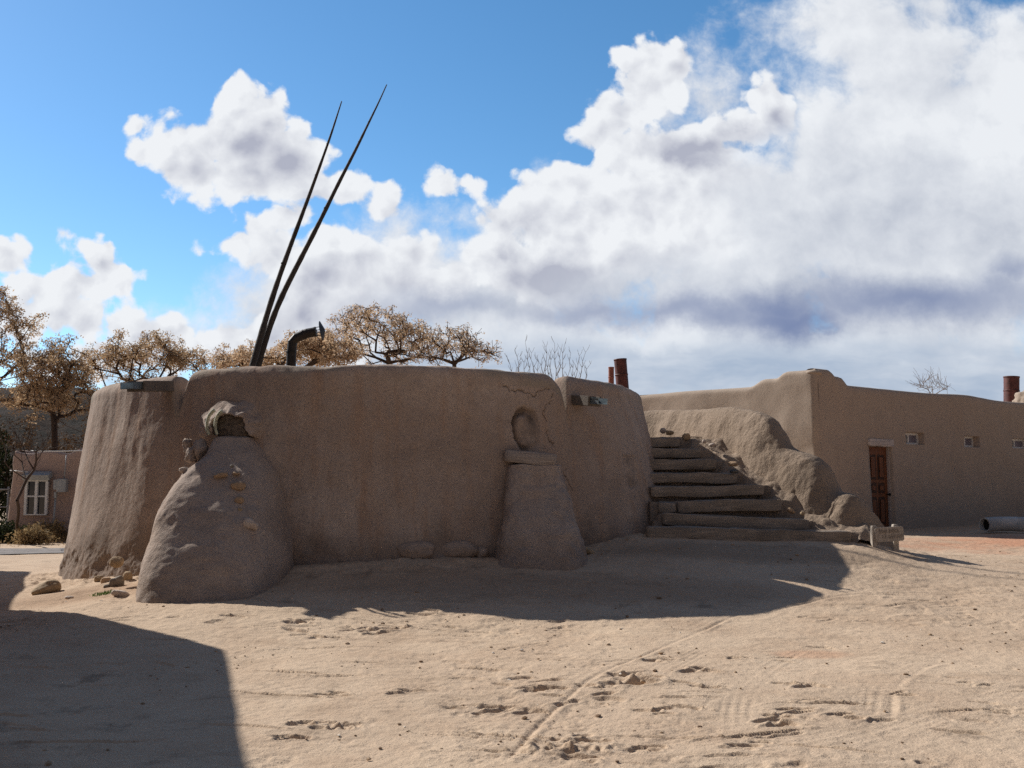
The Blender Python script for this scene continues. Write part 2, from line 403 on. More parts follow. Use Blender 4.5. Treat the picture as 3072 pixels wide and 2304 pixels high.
def build_ground():
    dense = np.radians(33)
    th = np.concatenate([np.linspace(-math.pi, -dense, 40)[:-1], np.linspace(-dense, dense, 1000), np.linspace(dense, math.pi, 40)[1:-1]])
    r = np.concatenate([np.geomspace(.3, 4.6, 24)[:-1], np.geomspace(4.6, 21, 900), np.geomspace(21, 45, 120)[1:], np.geomspace(45, 5000, 40)[1:]])
    T, R = np.meshgrid(th, r); X = (R*np.sin(T)).ravel(); Y = (R*np.cos(T)).ravel()
    Z = gbase(X, Y)
    R_ = R.ravel(); near = R_ < 26
    x, y = X[near], Y[near]; h = np.zeros(x.shape); rs = np.random.RandomState(5)
    # gentle scuffing, stretched by traffic and hooves
    wear = sstep(-.35, .5, fbm(x*.45, y*.45, None, 3, 21))
    h += .007*fbm(x*1.7, y*1.7, None, 4, 31)
    rd = fbm(x*3.3, y*4.2, None, 5, 41, .6); h += wear*.010*np.clip(rd-.15, 0, 1)
    h -= wear*.015*np.clip(fbm(x*4.6+4, y*5.5, None, 4, 51, .6)-.35, 0, 1)
    h += .003*fbm(x*16, y*16, None, 3, 61)
    # tyre tracks
    def track(pts, w, depth, ribs=5, fade=True, edge=0.0, tread=.35):
        nonlocal h
        q = smooth_line(pts); xs = [p[0] for p in q]; ys = [p[1] for p in q]
        k = (x > min(xs)-.5) & (x < max(xs)+.5) & (y > min(ys)-.5) & (y < max(ys)+.5)
        d, a, Lq = polydist(x[k], y[k], q); f = sstep(w/2+.03, w/2-.03, abs(d))
        if fade: f = f*sstep(0, .5, a)*sstep(0, .5, Lq-a)
        n_ = .65+.5*vnoise(a*1.1, d*2, seed=7)
        pat = .55+.45*np.cos(d/w*2*math.pi*ribs)*(1-tread)+tread*.5*np.sign(np.sin(a*70+d*25))
        dh = -depth*.38*f*n_*pat
        if edge: dh += edge*np.exp(-((d-w/2-.02)/.025)**2)*(f*0+1)*sstep(0, .4, a)*sstep(0, .4, Lq-a)*(.6+.6*vnoise(a*4, a*0, seed=3)) - edge*1.2*np.exp(-((d-w/2+.035)/.02)**2)*sstep(0, .4, a)*sstep(0, .4, Lq-a)
        h[k] = h[k]*(1-f*.35)+dh*(.35+.65*sstep(-.35, .25, fbm(x[k]*1.3, y[k]*1.3, None, 2, 19)))
    G = g22
    track([G(1640, 1312), G(1560, 1330), G(1400, 1400), G(1280, 1450), G(1200, 1505), G(1140, 1560), G(1085, 1620), G(1050, 1656)], .24, .016, 3, True, .010)
    track([G(1690, 1335), G(1600, 1370), G(1500, 1412), G(1400, 1480), G(1335, 1560), G(1300, 1655)], .22, .009, 4)
    z8 = lambda a, b_: G(1368+a*.3815, 1152+b_*.3815)
    track([z8(960, 490), z8(700, 545), z8(500, 620), z8(250, 730), z8(100, 850), z8(-20, 1000)], .24, .012, 4)
    track([z8(1740, 712), z8(1600, 745), z8(1480, 810), z8(1395, 890), z8(1375, 1000), z8(1370, 1085)], .26, .016, 4, True, .007)
    track([z8(1100, 620), z8(900, 700), z8(700, 830), z8(620, 930), z8(600, 1020), z8(600, 1140)], .26, .013, 4)
    track([z8(2212, 330), z8(1600, 338), z8(1200, 350), z8(960, 400), z8(700, 460)], .06, .012, 1, True, .006)
    track([z8(2212, 860), z8(1900, 950), z8(1600, 1050), z8(1200, 1160), z8(800, 1230)], .3, .014, 4)
    track([z8(2212, 1010), z8(1900, 1110), z8(1600, 1200), z8(1300, 1290)], .3, .010, 4)
    track([z8(2040, 560), z8(2050, 640), z8(2060, 700)], .2, .008, 4)
    track([G(2150, 1345), G(1990, 1372), G(1850, 1420), G(1700, 1450)], .22, .008, 4)
    track([G(900, 1650), G(840, 1560), G(760, 1470), G(700, 1400)], .22, .006, 4)
    # hoof and foot prints: a pit with a pushed-up rim
    def pr(cx, cy, a, b_, ang, dep, rim=.5):
        k = (abs(x-cx) < a*3) & (abs(y-cy) < a*3)
        if not k.any(): return
        c, s_ = math.cos(ang), math.sin(ang); ex, ey = x[k]-cx, y[k]-cy
        u, v = (ex*c+ey*s_)/a, (-ex*s_+ey*c)/b_; q = np.sqrt(u*u+v*v)+.28*vnoise(ex*14+cx, ey*14+cy, seed=2)
        h[k] += -dep*sstep(1.0, .62, q)+dep*rim*np.exp(-((q-1.22)/.24)**2)*(.4+.8*sstep(-.3, .6, v))
    spots22 = [(630, 1345, 1.2), (665, 1338, 1), (640, 1362, 1), (672, 1378, 1.1), (650, 1372, .8), (770, 1360, 1), (800, 1362, 1), (826, 1368, 1.3), (835, 1360, 1.2), (850, 1357, 1), (740, 1358, .8), (500, 1330, 1.1), (470, 1342, .9),
      (930, 1330, 1), (1200, 1352, .9), (1160, 1482, 1.2), (1165, 1486, 1), (1100, 1477, 1), (1370, 1470, 1.6), (1380, 1478, 1.3), (1350, 1466, 1.2), (1410, 1422, 1), (1440, 1424, 1), (1500, 1445, 1.1), (1520, 1448, 1), (1495, 1482, 1.1), (1540, 1484, 1), (1600, 1420, .9),
      (740, 1497, 1), (880, 1500, .9), (1000, 1530, .8), (1080, 1530, 1.2), (1120, 1535, 1), (1240, 1508, .9), (1300, 1510, 1), (735, 1575, .9), (750, 1570, .7), (640, 1590, .9), (690, 1565, .8), (660, 1560, .9), (1280, 1600, 1), (1440, 1532, 1), (1410, 1540, .9), (1280, 1480, .9),
      (1720, 1540, 1), (1690, 1555, 1.1), (1660, 1560, 1), (1830, 1550, 1), (1700, 1425, .8), (1750, 1395, .8), (1620, 1610, .9), (1720, 1482, 1), (1760, 1486, .9), (1400, 1620, .9), (1950, 1500, .7), (2060, 1470, .7), (1250, 1640, .9)]
    for (a_, b_, s_) in spots22:
        p = G(a_, b_)
        for q in range(2):
            pr(p[0]+rs.normal(0, .05), p[1]+rs.normal(0, .07), .10*s_*rs.uniform(.8, 1.5), .036*s_*rs.uniform(.8, 1.2), rs.uniform(-.5, .5), .018*s_)
    for _ in range(260):
        D = rs.uniform(4.8, 15); cx = D*rs.uniform(-.55, .6)
        cl = fbm(np.array([cx*.45]), np.array([D*.45]), None, 3, 21)[0]
        if cl < rs.uniform(-.5, .5): continue
        pr(cx, D, rs.uniform(.07, .2), rs.uniform(.02, .045), rs.uniform(-.5, .5), rs.uniform(.004, .012), .6)
    # long drag ridges
    for _ in range(60):
        D = rs.uniform(5, 13); cx = D*rs.uniform(-.5, .55); ang = rs.uniform(-.35, .35)
        pr(cx, D, rs.uniform(.18, .45), rs.uniform(.015, .03), ang, rs.uniform(.004, .012), .9)
    # worked ridge (cobbled lump) at bottom centre
    p = G(1220, 1622); k = (abs(x-p[0]) < .6) & (abs(y-p[1]) < .3)
    u = (x[k]-p[0])/.34; v = (y[k]-p[1]-.05*u)/.09
    h[k] += .035*np.exp(-u**4-v**2)*(.6+.8*fbm(x[k]*18, y[k]*18, None, 2, 9))
    # smoother under the kiva shade / at wall, rougher clods along the kiva foot
    d = np.hypot(x+2.36, y-17.24); foot = np.exp(-((d-5.15)/.28)**2)*(y < 17)
    h += foot*.035*np.clip(fbm(x*6, y*6, None, 4, 71, .6), -.2, 1)
    sg = np.exp(-((x-6.0)**2/.5+(y-16.1)**2/.5)); h += sg*.05*fbm(x*5, y*5, None, 4, 81, .6)
    Z[near] += h*sstep(26, 20, R_[near])
    V = np.stack([X, Y, Z], -1)
    F = grid_faces(len(r), len(th), True)
    cen = len(V); V = np.vstack([V, [[0, 0, gz(0, 0)]]])
    o = obj('ground', V, F[:, ::-1], None, None, True, origin=(0, 0, 0))
    o.data.materials.clear()
    m, t, b = newmat('packed_earth', .98, .08)
    P = wpos(t)
    big = t.noise(P, .22, 4, .6); mid = t.noise(P, 1.4, 6, .62); fine = t.noise(P, 26, 5, .7); gr = t.noise(P, 160, 3, .7)
    S1, S2 = lin(203, 180, 155), lin(190, 166, 142)
    c = t.mix(t.rng(big, .35, .65), S1, S2)
    c = t.mix(t.m('MULTIPLY', t.rng(mid, .45, .72), .5), c, lin(166, 138, 114))
    c = t.mix(t.m('MULTIPLY', t.rng(fine, .4, .75), .35), c, lin(214, 190, 162))
    c = t.mix(t.m('MULTIPLY', t.rng(gr, .5, .8), .4), c, lin(140, 118, 98))
    cl = t.m('MULTIPLY', t.rng(t.noise(P, 2.6, 6, .7), .56, .68), t.rng(t.noise(P, .5, 2, .5), .42, .58))
    c = t.mix(t.m('MULTIPLY', cl, .55), c, lin(112, 96, 82))
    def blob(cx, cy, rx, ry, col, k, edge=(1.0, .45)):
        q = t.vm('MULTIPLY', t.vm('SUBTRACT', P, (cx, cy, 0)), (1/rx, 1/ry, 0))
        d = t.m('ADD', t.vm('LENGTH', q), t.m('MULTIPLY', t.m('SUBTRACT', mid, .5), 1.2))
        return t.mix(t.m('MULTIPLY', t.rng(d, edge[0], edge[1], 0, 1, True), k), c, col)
    c = blob(12.5, 18.4, 6.5, 3.0, lin(186, 128, 98), .75)
    p = z8(1000, 680); c = blob(p[0], p[1], .5, .25, lin(186, 140, 110), .45)
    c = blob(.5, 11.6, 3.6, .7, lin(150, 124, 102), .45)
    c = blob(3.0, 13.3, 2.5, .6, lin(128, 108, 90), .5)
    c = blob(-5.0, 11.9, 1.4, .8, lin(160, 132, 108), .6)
    dk = t.rng(t.noise(t.vm('MULTIPLY', P, (.8, 2.2, 1)), 1.3, 6, .72), .54, .68); c = t.mix(t.m('MULTIPLY', dk, .4), c, lin(140, 120, 100))
    # small pale and dark grit
    v = t.voro(P, 34); sel = t.voro(P, 34, out='Color')
    sx = t.new('ShaderNodeSeparateColor'); t.put(sx.inputs[0], sel)
    c = t.mix(t.m('MULTIPLY', t.rng(v, .16, .08), t.rng(sx.outputs[0], .93, .95)), c, lin(226, 214, 196))
    c = t.mix(t.m('MULTIPLY', t.rng(v, .22, .1), t.m('MULTIPLY', t.rng(sx.outputs[1], .9, .93), .7)), c, lin(98, 82, 68))
    t.put(b.inputs['Base Color'], c)
    hh = t.m('ADD', t.m('MULTIPLY', t.noise(P, 9, 6, .68), 1.0), t.m('MULTIPLY', gr, .22))
    hh = t.m('ADD', hh, t.m('MULTIPLY', t.rng(t.voro(P, 40), 0, .4, 1, 0), .16))
    t.put(b.inputs['Normal'], t.bump(hh, 1.0, .016))
    o.data.materials.append(m); tag(o, kind='structure')
    return o
build_ground()

# far gravel road, laid a little above the ground
def strip(name, pts, w, mat, lift=.02):
    q = smooth_line(pts, 8); V = []
    for i, p in enumerate(q):
        d = q[min(i+1, len(q)-1)]-q[max(i-1, 0)]; d = d/np.linalg.norm(d); n_ = np.array([-d[1], d[0]])
        for k in range(9):
            e = p+n_*w*(k/8-.5)*(1+.06*math.sin(i*.9+k)); V.append((e[0], e[1], gz(e[0], e[1])+lift*(1-.0*abs(k-4))))
    return tag(obj(name, np.array(V), grid_faces(len(q), 9), mat, None, True), kind='structure')
m, t, b = newmat('grey_gravel', .95, .1); P = wpos(t)
t.put(b.inputs['Base Color'], t.mix(t.rng(t.noise(P, 3, 6, .7), .35, .65), lin(150, 144, 140), lin(120, 114, 110)))
t.put(b.inputs['Normal'], t.bump(t.noise(P, 30, 4, .7), .8, .02)); M['gravel'] = m
strip('road', [(-34, 27.6), (-22, 27.2), (-14, 27.4), (-8, 28.0), (-2, 30)], 3.4, M['gravel'])

# ------------------------------------------------------------------ kiva
KC = np.array([-2.36, 17.24]); ZB = -.15
def ktop(th):
    """parapet top height along the angle (0 = towards the camera, + = right)"""
    z = 3.13+.025*vnoise(th*5, th*0, seed=4)+.03*np.exp(-((th-.35)/.3)**2)
    z = z-.03*sstep(-.35, -.6, th)
    return z
def kpol(px, D=None):
    """angle on the kiva for an image column"""
    u = (px-512)/1000/.9965; R = 4.6; a = 1+u*u; b_ = -2*(KC[1]+u*KC[0]); c = KC@KC-R*R
    y = (-b_-math.sqrt(max(b_*b_-4*a*c, 0)))/2/a; x = u*y
    return math.atan2(x-KC[0], -(y-KC[1])), y
TH_NL, _ = kpol(171.5); TH_NR, _ = kpol(569.5)
TH_V2, _ = kpol(528); TH_V1, _ = kpol(226); TH_P, _ = kpol(620)
def kradius(th, z):
    t = np.clip((z-.5)/2.6, -.3, 1.05)
    fl = .33+.02*sstep(-.2, -1.0, th)+.38*sstep(.7, 1.25, th)
    r = 4.50+fl*(1-t)**1.6
    r = np.where(t > 1, 4.5, r)
    r += .07*sstep(-.5, -1.2, th)-.06*sstep(-.35, -.6, th)
    r += .10*np.sin(math.pi*np.clip(t, 0, 1))*sstep(.2, 1.2, th)
    return r
def kdetail(th, z):
    s = th*4.7
    d = .045*fbm(s*.55, z*.5, None, 3, 101)+(.018*fbm(s*1.8, z*1.3, None, 4, 111)+.006*fbm(s*7, z*7, None, 3, 121))*(1-.62*sstep(-.25, -.5, th))
    lf = sstep(-.25, -.5, th)      # sunlit weathered side: vertical washes and lumps
    d += lf*(.018*fbm(s*1.5, z*.6, None, 3, 131)+0.0015*np.clip(fbm(s*7+z, z*3.5, None, 3, 141), -.4, .5)-.005*np.clip(fbm(s*4, z*1.6+5, None, 3, 151)-.3, 0, 1))
    d += sstep(.95, .45, z)*(.05*fbm(s*3.5, z*4, None, 4, 161)-.05*sstep(-.3, .5, fbm(s*1.5, z*2, None, 2, 171)))*.7
    d += .02*fbm(s*3, z*2, None, 3, 181)*np.exp(-((th-.35)/.35)**2)*sstep(2.9, 3.1, z)*1.0
    return d
def build_kiva():
    nth = 1500; th = np.concatenate([np.linspace(-1.75, 1.85, nth), np.linspace(1.85, 2*math.pi-1.75, 90)[1:-1]])
    root = empty('kiva', (KC[0], KC[1], .6), 'large round adobe kiva with curved brown mud wall and ladder poles rising from its roof', 'kiva')
    zl = np.concatenate([np.linspace(ZB, .3, 8)[:-1], np.linspace(.3, 3.0, 210)[:-1]])
    rows = [('w', z) for z in zl]
    # rounded parapet: angle 0..pi
    for a in np.linspace(0, math.pi, 26): rows.append(('c', a))
    for z in np.linspace(2.9, 2.2, 10)[1:]: rows.append(('i', z))
    V = np.zeros((len(rows), len(th), 3)); stain_shade = np.zeros((len(rows), len(th))); pale = np.zeros_like(stain_shade)
    T = ktop(th)
    # notches where the drain spouts pass the parapet
    dl = (th-TH_NL)*4.5; dr = (th-TH_NR)*4.5
    topn = T.copy()
    topn = topn-(.40*np.exp(-(np.abs(dl+.0)/.09)**2.2)+.05*np.exp(-((dl+.12)/.25)**2))
    topn = topn-(.36*np.exp(-(np.abs(dr)/.055)**2.2)+.14*np.exp(-((dr+.06)/.13)**2))
    topn = topn-.035*sstep(-.1, -.6, dl)
    off = .05*sstep(.10, -.15, dl)*sstep(-1.8, -.9, dl)   # left lobe stands slightly proud
    th_w = .21
    cracks = [([(508, 389), (525, 390), (536, 393), (541, 391.5), (548, 390), (556, 388.5), (564, 390)], .008), ([(556, 398), (551, 404), (547, 410), (547, 418)], .006),
              ([(548, 432), (551, 445), (554, 451)], .006), ([(561, 470), (563, 480), (568, 490)], .006), ([(290, 528), (288, 545), (286, 560)], .02)]
    cr = []
    for pts, w in cracks:
        q = []
        for px, py in pts:
            a, y = kpol(px); q.append(np.array([a*4.6, W(px, py, y)[2]]))
        cr.append((smooth_line(q, 3), w))
    for i, (kind, val) in enumerate(rows):
        if kind == 'w':
            zt = topn-th_w; f = (val-ZB)/(3.0-ZB); z = np.where(val > .3, .3+(val-.3)/(3.0-.3)*(zt-.3), val)
            r = kradius(th, z)+kdetail(th, z)+off*sstep(1.0, 2.3, z)
            s = th*4.6
            # viga hole of the right buttress: mud plug with a crumbled gap round it, gap shade put into the colour
            zc = 2.33; e = np.hypot((s-TH_V2*4.6)/.19, (z-zc)/.27)+.10*fbm(s*9, z*9, None, 3, 7)
            gap = np.exp(-((e-1)/.17)**2)*(.35+.65*sstep(.35, -.2, (s-TH_V2*4.6)/.19)+.3*sstep(0, 1, (z-zc)/.25))
            r = r-.10*np.clip(gap, 0, 1)-.03*sstep(1, .7, e)+.02*fbm(s*6, z*6, None, 3, 5)*sstep(1.1, .8, e)
            stain_shade[i] = np.maximum(stain_shade[i], np.maximum(.8*np.clip(gap, 0, 1), .58*sstep(1.1, .8, e)*(.75+.7*fbm(s*6, z*6, None, 3, 15))))
            # dark patched recess right
            q = np.maximum(np.abs(s-TH_P*4.6)/.19, np.abs(z-W(620, 471, 14.9)[2])/.24)+.12*fbm(s*7, z*7, None, 3, 17)
            r = r-.018*sstep(1.1, .9, q); stain_shade[i] = np.maximum(stain_shade[i], .34*sstep(1.25, .6, q)*(.7+.7*fbm(s*5, z*5, None, 3, 55)))
            for pts, w in cr:
                d, _, _ = polydist(s+.035*fbm(s*11, z*11, None, 3, 5, .7), z+.045*fbm(s*9, z*9, None, 3, 6, .7), pts)
                g_ = np.exp(-(d/w)**2); r = r-.03*g_; stain_shade[i] = np.maximum(stain_shade[i], .75*g_)
            # drips below the spouts, damp foot, pale drip beside the right spout
            stain_shade[i] = np.maximum(stain_shade[i], .35*np.exp(-((dl+.12)/.10)**2)*sstep(2.0, 2.75, z)*(.6+.5*vnoise(s*8, z*3)))
            stain_shade[i] = np.maximum(stain_shade[i], .5*sstep(1.05, .62, z+.2*fbm(s*2, z*0, None, 3, 8)))
            pale[i] = .55*np.exp(-((dr-.16)/.10)**4)*sstep(2.6, 2.8, z)*sstep(.1, -.3, fbm(s*4, z*2, None, 2, 3)-.3)
            pale[i] = np.maximum(pale[i], .35*sstep(2.86, 3.0, z)*sstep(-.2, .4, fbm(s*2.2, z*2, None, 3, 44)))
            V[i, :, 0] = KC[0]+r*np.sin(th); V[i, :, 1] = KC[1]-r*np.cos(th); V[i, :, 2] = z
        elif kind == 'c':
            zt = topn-th_w; r0 = kradius(th, zt)+kdetail(th, zt)+off; hw = .19; rc = r0-hw
            lump = 1+.08*fbm(th*12, th*0+val*1.5, None, 3, 12)
            ca = math.copysign(abs(math.cos(val))**.75, math.cos(val)); sa = math.sin(val)**.8
            r = rc+hw*ca; z = zt+th_w*sa*lump
            pale[i] = .5*sstep(-.1, .5, fbm(th*10, th*0+val, None, 3, 44))
            V[i, :, 0] = KC[0]+r*np.sin(th); V[i, :, 1] = KC[1]-r*np.cos(th); V[i, :, 2] = z
        else:
            r = kradius(th, 3.0+0*th)+kdetail(th, topn-th_w)+off-.38
            z = np.minimum(topn-th_w, val+0*th) if i < len(rows)-1 else val+0*th
            V[i, :, 0] = KC[0]+r*np.sin(th); V[i, :, 1] = KC[1]-r*np.cos(th); V[i, :, 2] = z
    obj('wall', V.reshape(-1, 3), grid_faces(len(rows), len(th), True), M['kiva'], root, True, attrs={'stain_shade': stain_shade, 'pale': pale})
    # earth roof
    rr = np.linspace(.02, 4.3, 30); tt = np.linspace(0, 2*math.pi, 97)[:-1]; TT, RR = np.meshgrid(tt, rr)
    X = KC[0]+RR*np.sin(TT); Y = KC[1]-RR*np.cos(TT); Z = 2.42+.04*fbm(X*.8, Y*.8, None, 3, 9)
    obj('roof', np.stack([X, Y, Z], -1).reshape(-1, 3), grid_faces(30, 96, True), M['roof'], root)
    return root
kiva = build_kiva()

def interp_tab(tab, z):
    tab = np.array(tab, float); return [np.interp(z, tab[:, 0], tab[:, k]) for k in range(1, tab.shape[1])]
def column_mesh(tab, z0, z1, nz, na, expo, seed, rough, skew=0.0):
    """mass of mud against the wall: per height left x, right x, front y, back y"""
    zs = np.linspace(z0, z1, nz); ph = np.linspace(-.15*math.pi, 1.15*math.pi, na)
    Z, PH = np.meshgrid(zs, ph, indexing='ij')
    L, R_, Fy, By = [q.reshape(nz, 1) for q in interp_tab(tab, zs)]
    c = np.cos(PH); s_ = np.sin(PH)
    e = 2/expo
    X = (L+R_)/2-np.sign(c)*np.abs(c)**e*(R_-L)/2
    Y = By-(By-Fy)*np.where(s_ > 0, np.abs(s_)**e, -.6*np.abs(s_))
    Y = Y+skew*(X-(L+R_)/2)*(s_ > 0)
    n1 = rough*fbm(X*1.6+seed, Z*1.6, Y*1.6, 4, seed)+rough*.35*fbm(X*7, Z*7, Y*7+seed, 3, seed+9)
    cx = (L+R_)/2; dx = X-cx; dy = Y-By; nn = np.sqrt(dx*dx+dy*dy)+1e-6
    X = X+dx/nn*n1; Y = Y+dy/nn*n1
    V = np.stack([X, Y, Z+.3*n1], -1)
    # cap: pull the last rows together
    return V, (nz, na)
def cap_rows(V, k, zc, target):
    nz = V.shape[0]
    ext = []
    last = V[-1]
    for i in range(1, k+1):
        t = i/k; sc_ = math.cos(t*math.pi/2); p = target+(last-target)*sc_
        p[:, 2] = last[:, 2]+zc*math.sin(t*math.pi/2); ext.append(p)
    return np.concatenate([V, np.array(ext)], 0)

# left buttress -------------------------------------------------------------
tab1 = [(-.1, -4.34, -2.60, 10.75, 12.9), (.35, -4.29, -2.64, 10.92, 12.9), (.7, -4.30, -2.68, 11.12, 12.95), (1.0, -4.26, -2.72, 11.35, 12.95), (1.28, -4.22, -2.80, 11.58, 13.0), (1.6, -4.12, -2.88, 11.86, 13.05), (1.77, -4.04, -2.94, 12.02, 13.05), (1.98, -3.85, -3.10, 12.25, 13.1), (2.12, -3.80, -3.24, 12.40, 13.1), (2.25, -3.76, -3.36, 12.50, 13.1)]
V, (nz, na) = column_mesh(tab1, -.1, 2.17, 150, 170, 3.9, 3, .03, .08)
V = cap_rows(V, 14, .05, np.array([-3.45, 12.95, 2.2]))
sN = np.zeros(V.shape[:2]); zz = V[..., 2]; xx = V[..., 0]
sN = .35*sstep(.75, .45, zz+.15*fbm(xx*3, zz*0, None, 3, 4))
o = obj('buttress', V.reshape(-1, 3), grid_faces(V.shape[0], na), M['butt'], kiva, True, attrs={'stain_shade': sN, 'pale': 0*sN})
o['label'] = 'broad leaning mud buttress with embedded stones'
# right buttress ------------------------------------------------------------
tab2 = [(.2, -.28, .98, 12.15, 13.6), (.6, -.24, .95, 12.3, 13.6), (1.0, -.16, .88, 12.5, 13.65), (1.4, -.13, .79, 12.80, 13.7), (1.7, -.09, .69, 13.02, 13.75), (1.82, -.07, .66, 13.08, 13.75)]
V, (nz, na) = column_mesh(tab2, .2, 1.84, 110, 120, 5.0, 8, .05, .04)
V = cap_rows(V, 5, .02, np.array([.32, 13.5, 1.85]))
zz = V[..., 2]; xx = V[..., 0]; sN = .3*sstep(.95, .65, zz+.15*fbm(xx*3, zz*0, None, 3, 4))
o = obj('buttress', V.reshape(-1, 3), grid_faces(V.shape[0], na), M['butt'], kiva, True, attrs={'stain_shade': sN, 'pale': 0*sN})
o['label'] = 'narrow mud buttress topped by a grey board'
# board on it
a_ = W(504, 455.5, 13.1); b_ = W(556, 459.5, 13.12)
P, F = beam(a_, b_, .5, .165, .018, 4, .03, rnd=.07); P[:, 1] += .235
obj('bolster_board', P, F, M['board'], kiva, True)
# left viga: rotten log under a mud hood, with two loops of rope -------------
vc = W(226, 425, 12.45)
def blobmesh(c, r, seed, amp=.15, sub=ICO3, cut=None):
    V, F = sub; V = V.copy(); V = V*(1+amp*fbm(V[:, 0]*1.8+seed, V[:, 1]*1.8, V[:, 2]*1.8, 4, seed))[:, None]*np.array(r)
    return V+np.array(c), F
def hood():
    n, m_ = 60, 40; V = []
    for i in range(n):
        a = math.pi*(-.12+1.24*i/(n-1))
        for j in range(m_):
            t = j/(m_-1)   # 0 = wall back, 1 = outer lip, then returns inside
            if t < .6: rr = .43-.18*(t/.6)**.8; dep = -t/.6*.30
            elif t < .72: q = (t-.6)/.12; rr = .25-.035*q; dep = -.30-.012*math.sin(q*math.pi)
            else: q = (t-.72)/.28; rr = .215; dep = -.30+q*.28
            V.append((a, rr, dep, i, j))
    V = np.array(V); a, rr, dep = V[:, 0], V[:, 1], V[:, 2]
    rr = rr+.035*fbm(a*2.5, dep*6, None, 4, 3)+.0*a; dep = dep*(1-.35*sstep(.4*math.pi, -.1*math.pi, a))+.03*fbm(a*4, dep*3, None, 3, 6)
    x = vc[0]+rr*np.cos(a)*1.02; z = vc[2]-.04+rr*np.sin(a)*.86; y = 12.84+dep
    return np.stack([x, y, z], -1), grid_faces(n, m_)
V, F = hood(); hb = obj('viga_hood', V, F, M['butt'], kiva, True, attrs={'stain_shade': np.zeros(len(V)), 'pale': np.zeros(len(V))})
mb = MB(); q = [np.array([vc[0]+.02, y, vc[2]-.02]) for y in (13.0, 12.66, 12.62, 12.60)]
mb.tube(q, [.215, .20, .16, .02], 28); P = np.array(mb.v); nn = .03*fbm(P[:, 0]*12, P[:, 2]*12, P[:, 1]*4, 3, 4); P[:, 1] += nn; P[:, 2] += nn*.5
obj('viga_end', P, mb.f, M['vigadark'], kiva, True)
for k, (dx, rr_) in enumerate(((-.06, .21), (.03, .20))):
    pts, rad = [], []
    for i in range(90):
        a = math.radians(112+i/89*100); pts.append((vc[0]+dx+rr_*math.cos(a)*.82-.02, 12.46-.05*math.sin(a*1.3)+k*.02, vc[2]-.01+rr_*math.sin(a)*1.0)); rad.append(.019*(1+.32*math.sin(i*2.1)))
    mb = MB(); mb.tube(pts, rad, 8); o = mb.build('rope_loop', M['rope'], kiva, True)
# broken adobe corner fragments left of the buttress head
for (px, py, D, sx, sy, sz, tl) in ((192, 455, 12.5, .07, .14, .10, .5), (187, 446, 12.85, .05, .12, .10, -.2), (201, 449, 12.55, .09, .16, .13, .1)):
    V, F = blobmesh(W(px, py, D), (sx, sy, sz), px, .35, ICO2); obj('broken_adobe', V, F, M['butt'], kiva, True, attrs={'stain_shade': np.full(len(V), .1), 'pale': np.zeros(len(V))})

# drain spouts -----------------------------------------------------------------
def canale(p0, p1, w, h, tipl, label):
    root = empty('drain_spout', tuple(p0), label, 'drain spout', 'wooden drain spouts of the kiva')
    p0 = np.array(p0); p1 = np.array(p1); X = (p1-p0)/np.linalg.norm(p1-p0); Y = np.cross([0, 0, 1.0], X); Y /= np.linalg.norm(Y); Z = np.cross(X, Y)
    L = np.linalg.norm(p1-p0); mid = (p0+p1)/2; mb = MB(); t_ = .035
    mb.box(mid-Z*(h/2), (L, w, t_), X, rz=Z, bev=.004)
    for s_ in (-1, 1): mb.box(mid+Y*s_*(w/2+t_/2+.002)+Z*.003, (L-.02*(s_ > 0), t_, h+t_), X, rz=Z, bev=.004)
    mb.build('trough', M['trough'], root)
    mb = MB(); q = p1+X*(tipl/2-.05); ti = .006; w2, h2 = w-.01, h*.8
    mb.box(q-Z*(h/2-t_*.5-.004), (tipl+.1, w2, ti), X, rz=Z)
    for s_ in (-1, 1): mb.box(q+Y*s_*(w2/2)+Z*(.006), (tipl+.1, ti, h2), X, rz=Z)
    for s_ in (-1, 1): mb.box(q+Y*s_*(w2/2+.006)+Z*(h2/2+.010), (tipl+.1, .02, .006), X, rz=Z)
    mb.build('metal_liner', M['tin'], root)
c0 = W(169, 387.5, 13.2); c1 = W(131, 388.3, 12.72)
canale(W(166, 386.5, 13.35), W(135.5, 386.5, 12.75), .20, .10, .17, 'grey wooden drain spout with tin lip jutting left from the kiva notch')
canale(W(571, 400, 14.25), W(595, 401.6, 13.85), .18, .10, .16, 'grey wooden drain spout with pale tin lip on the right of the kiva wall')

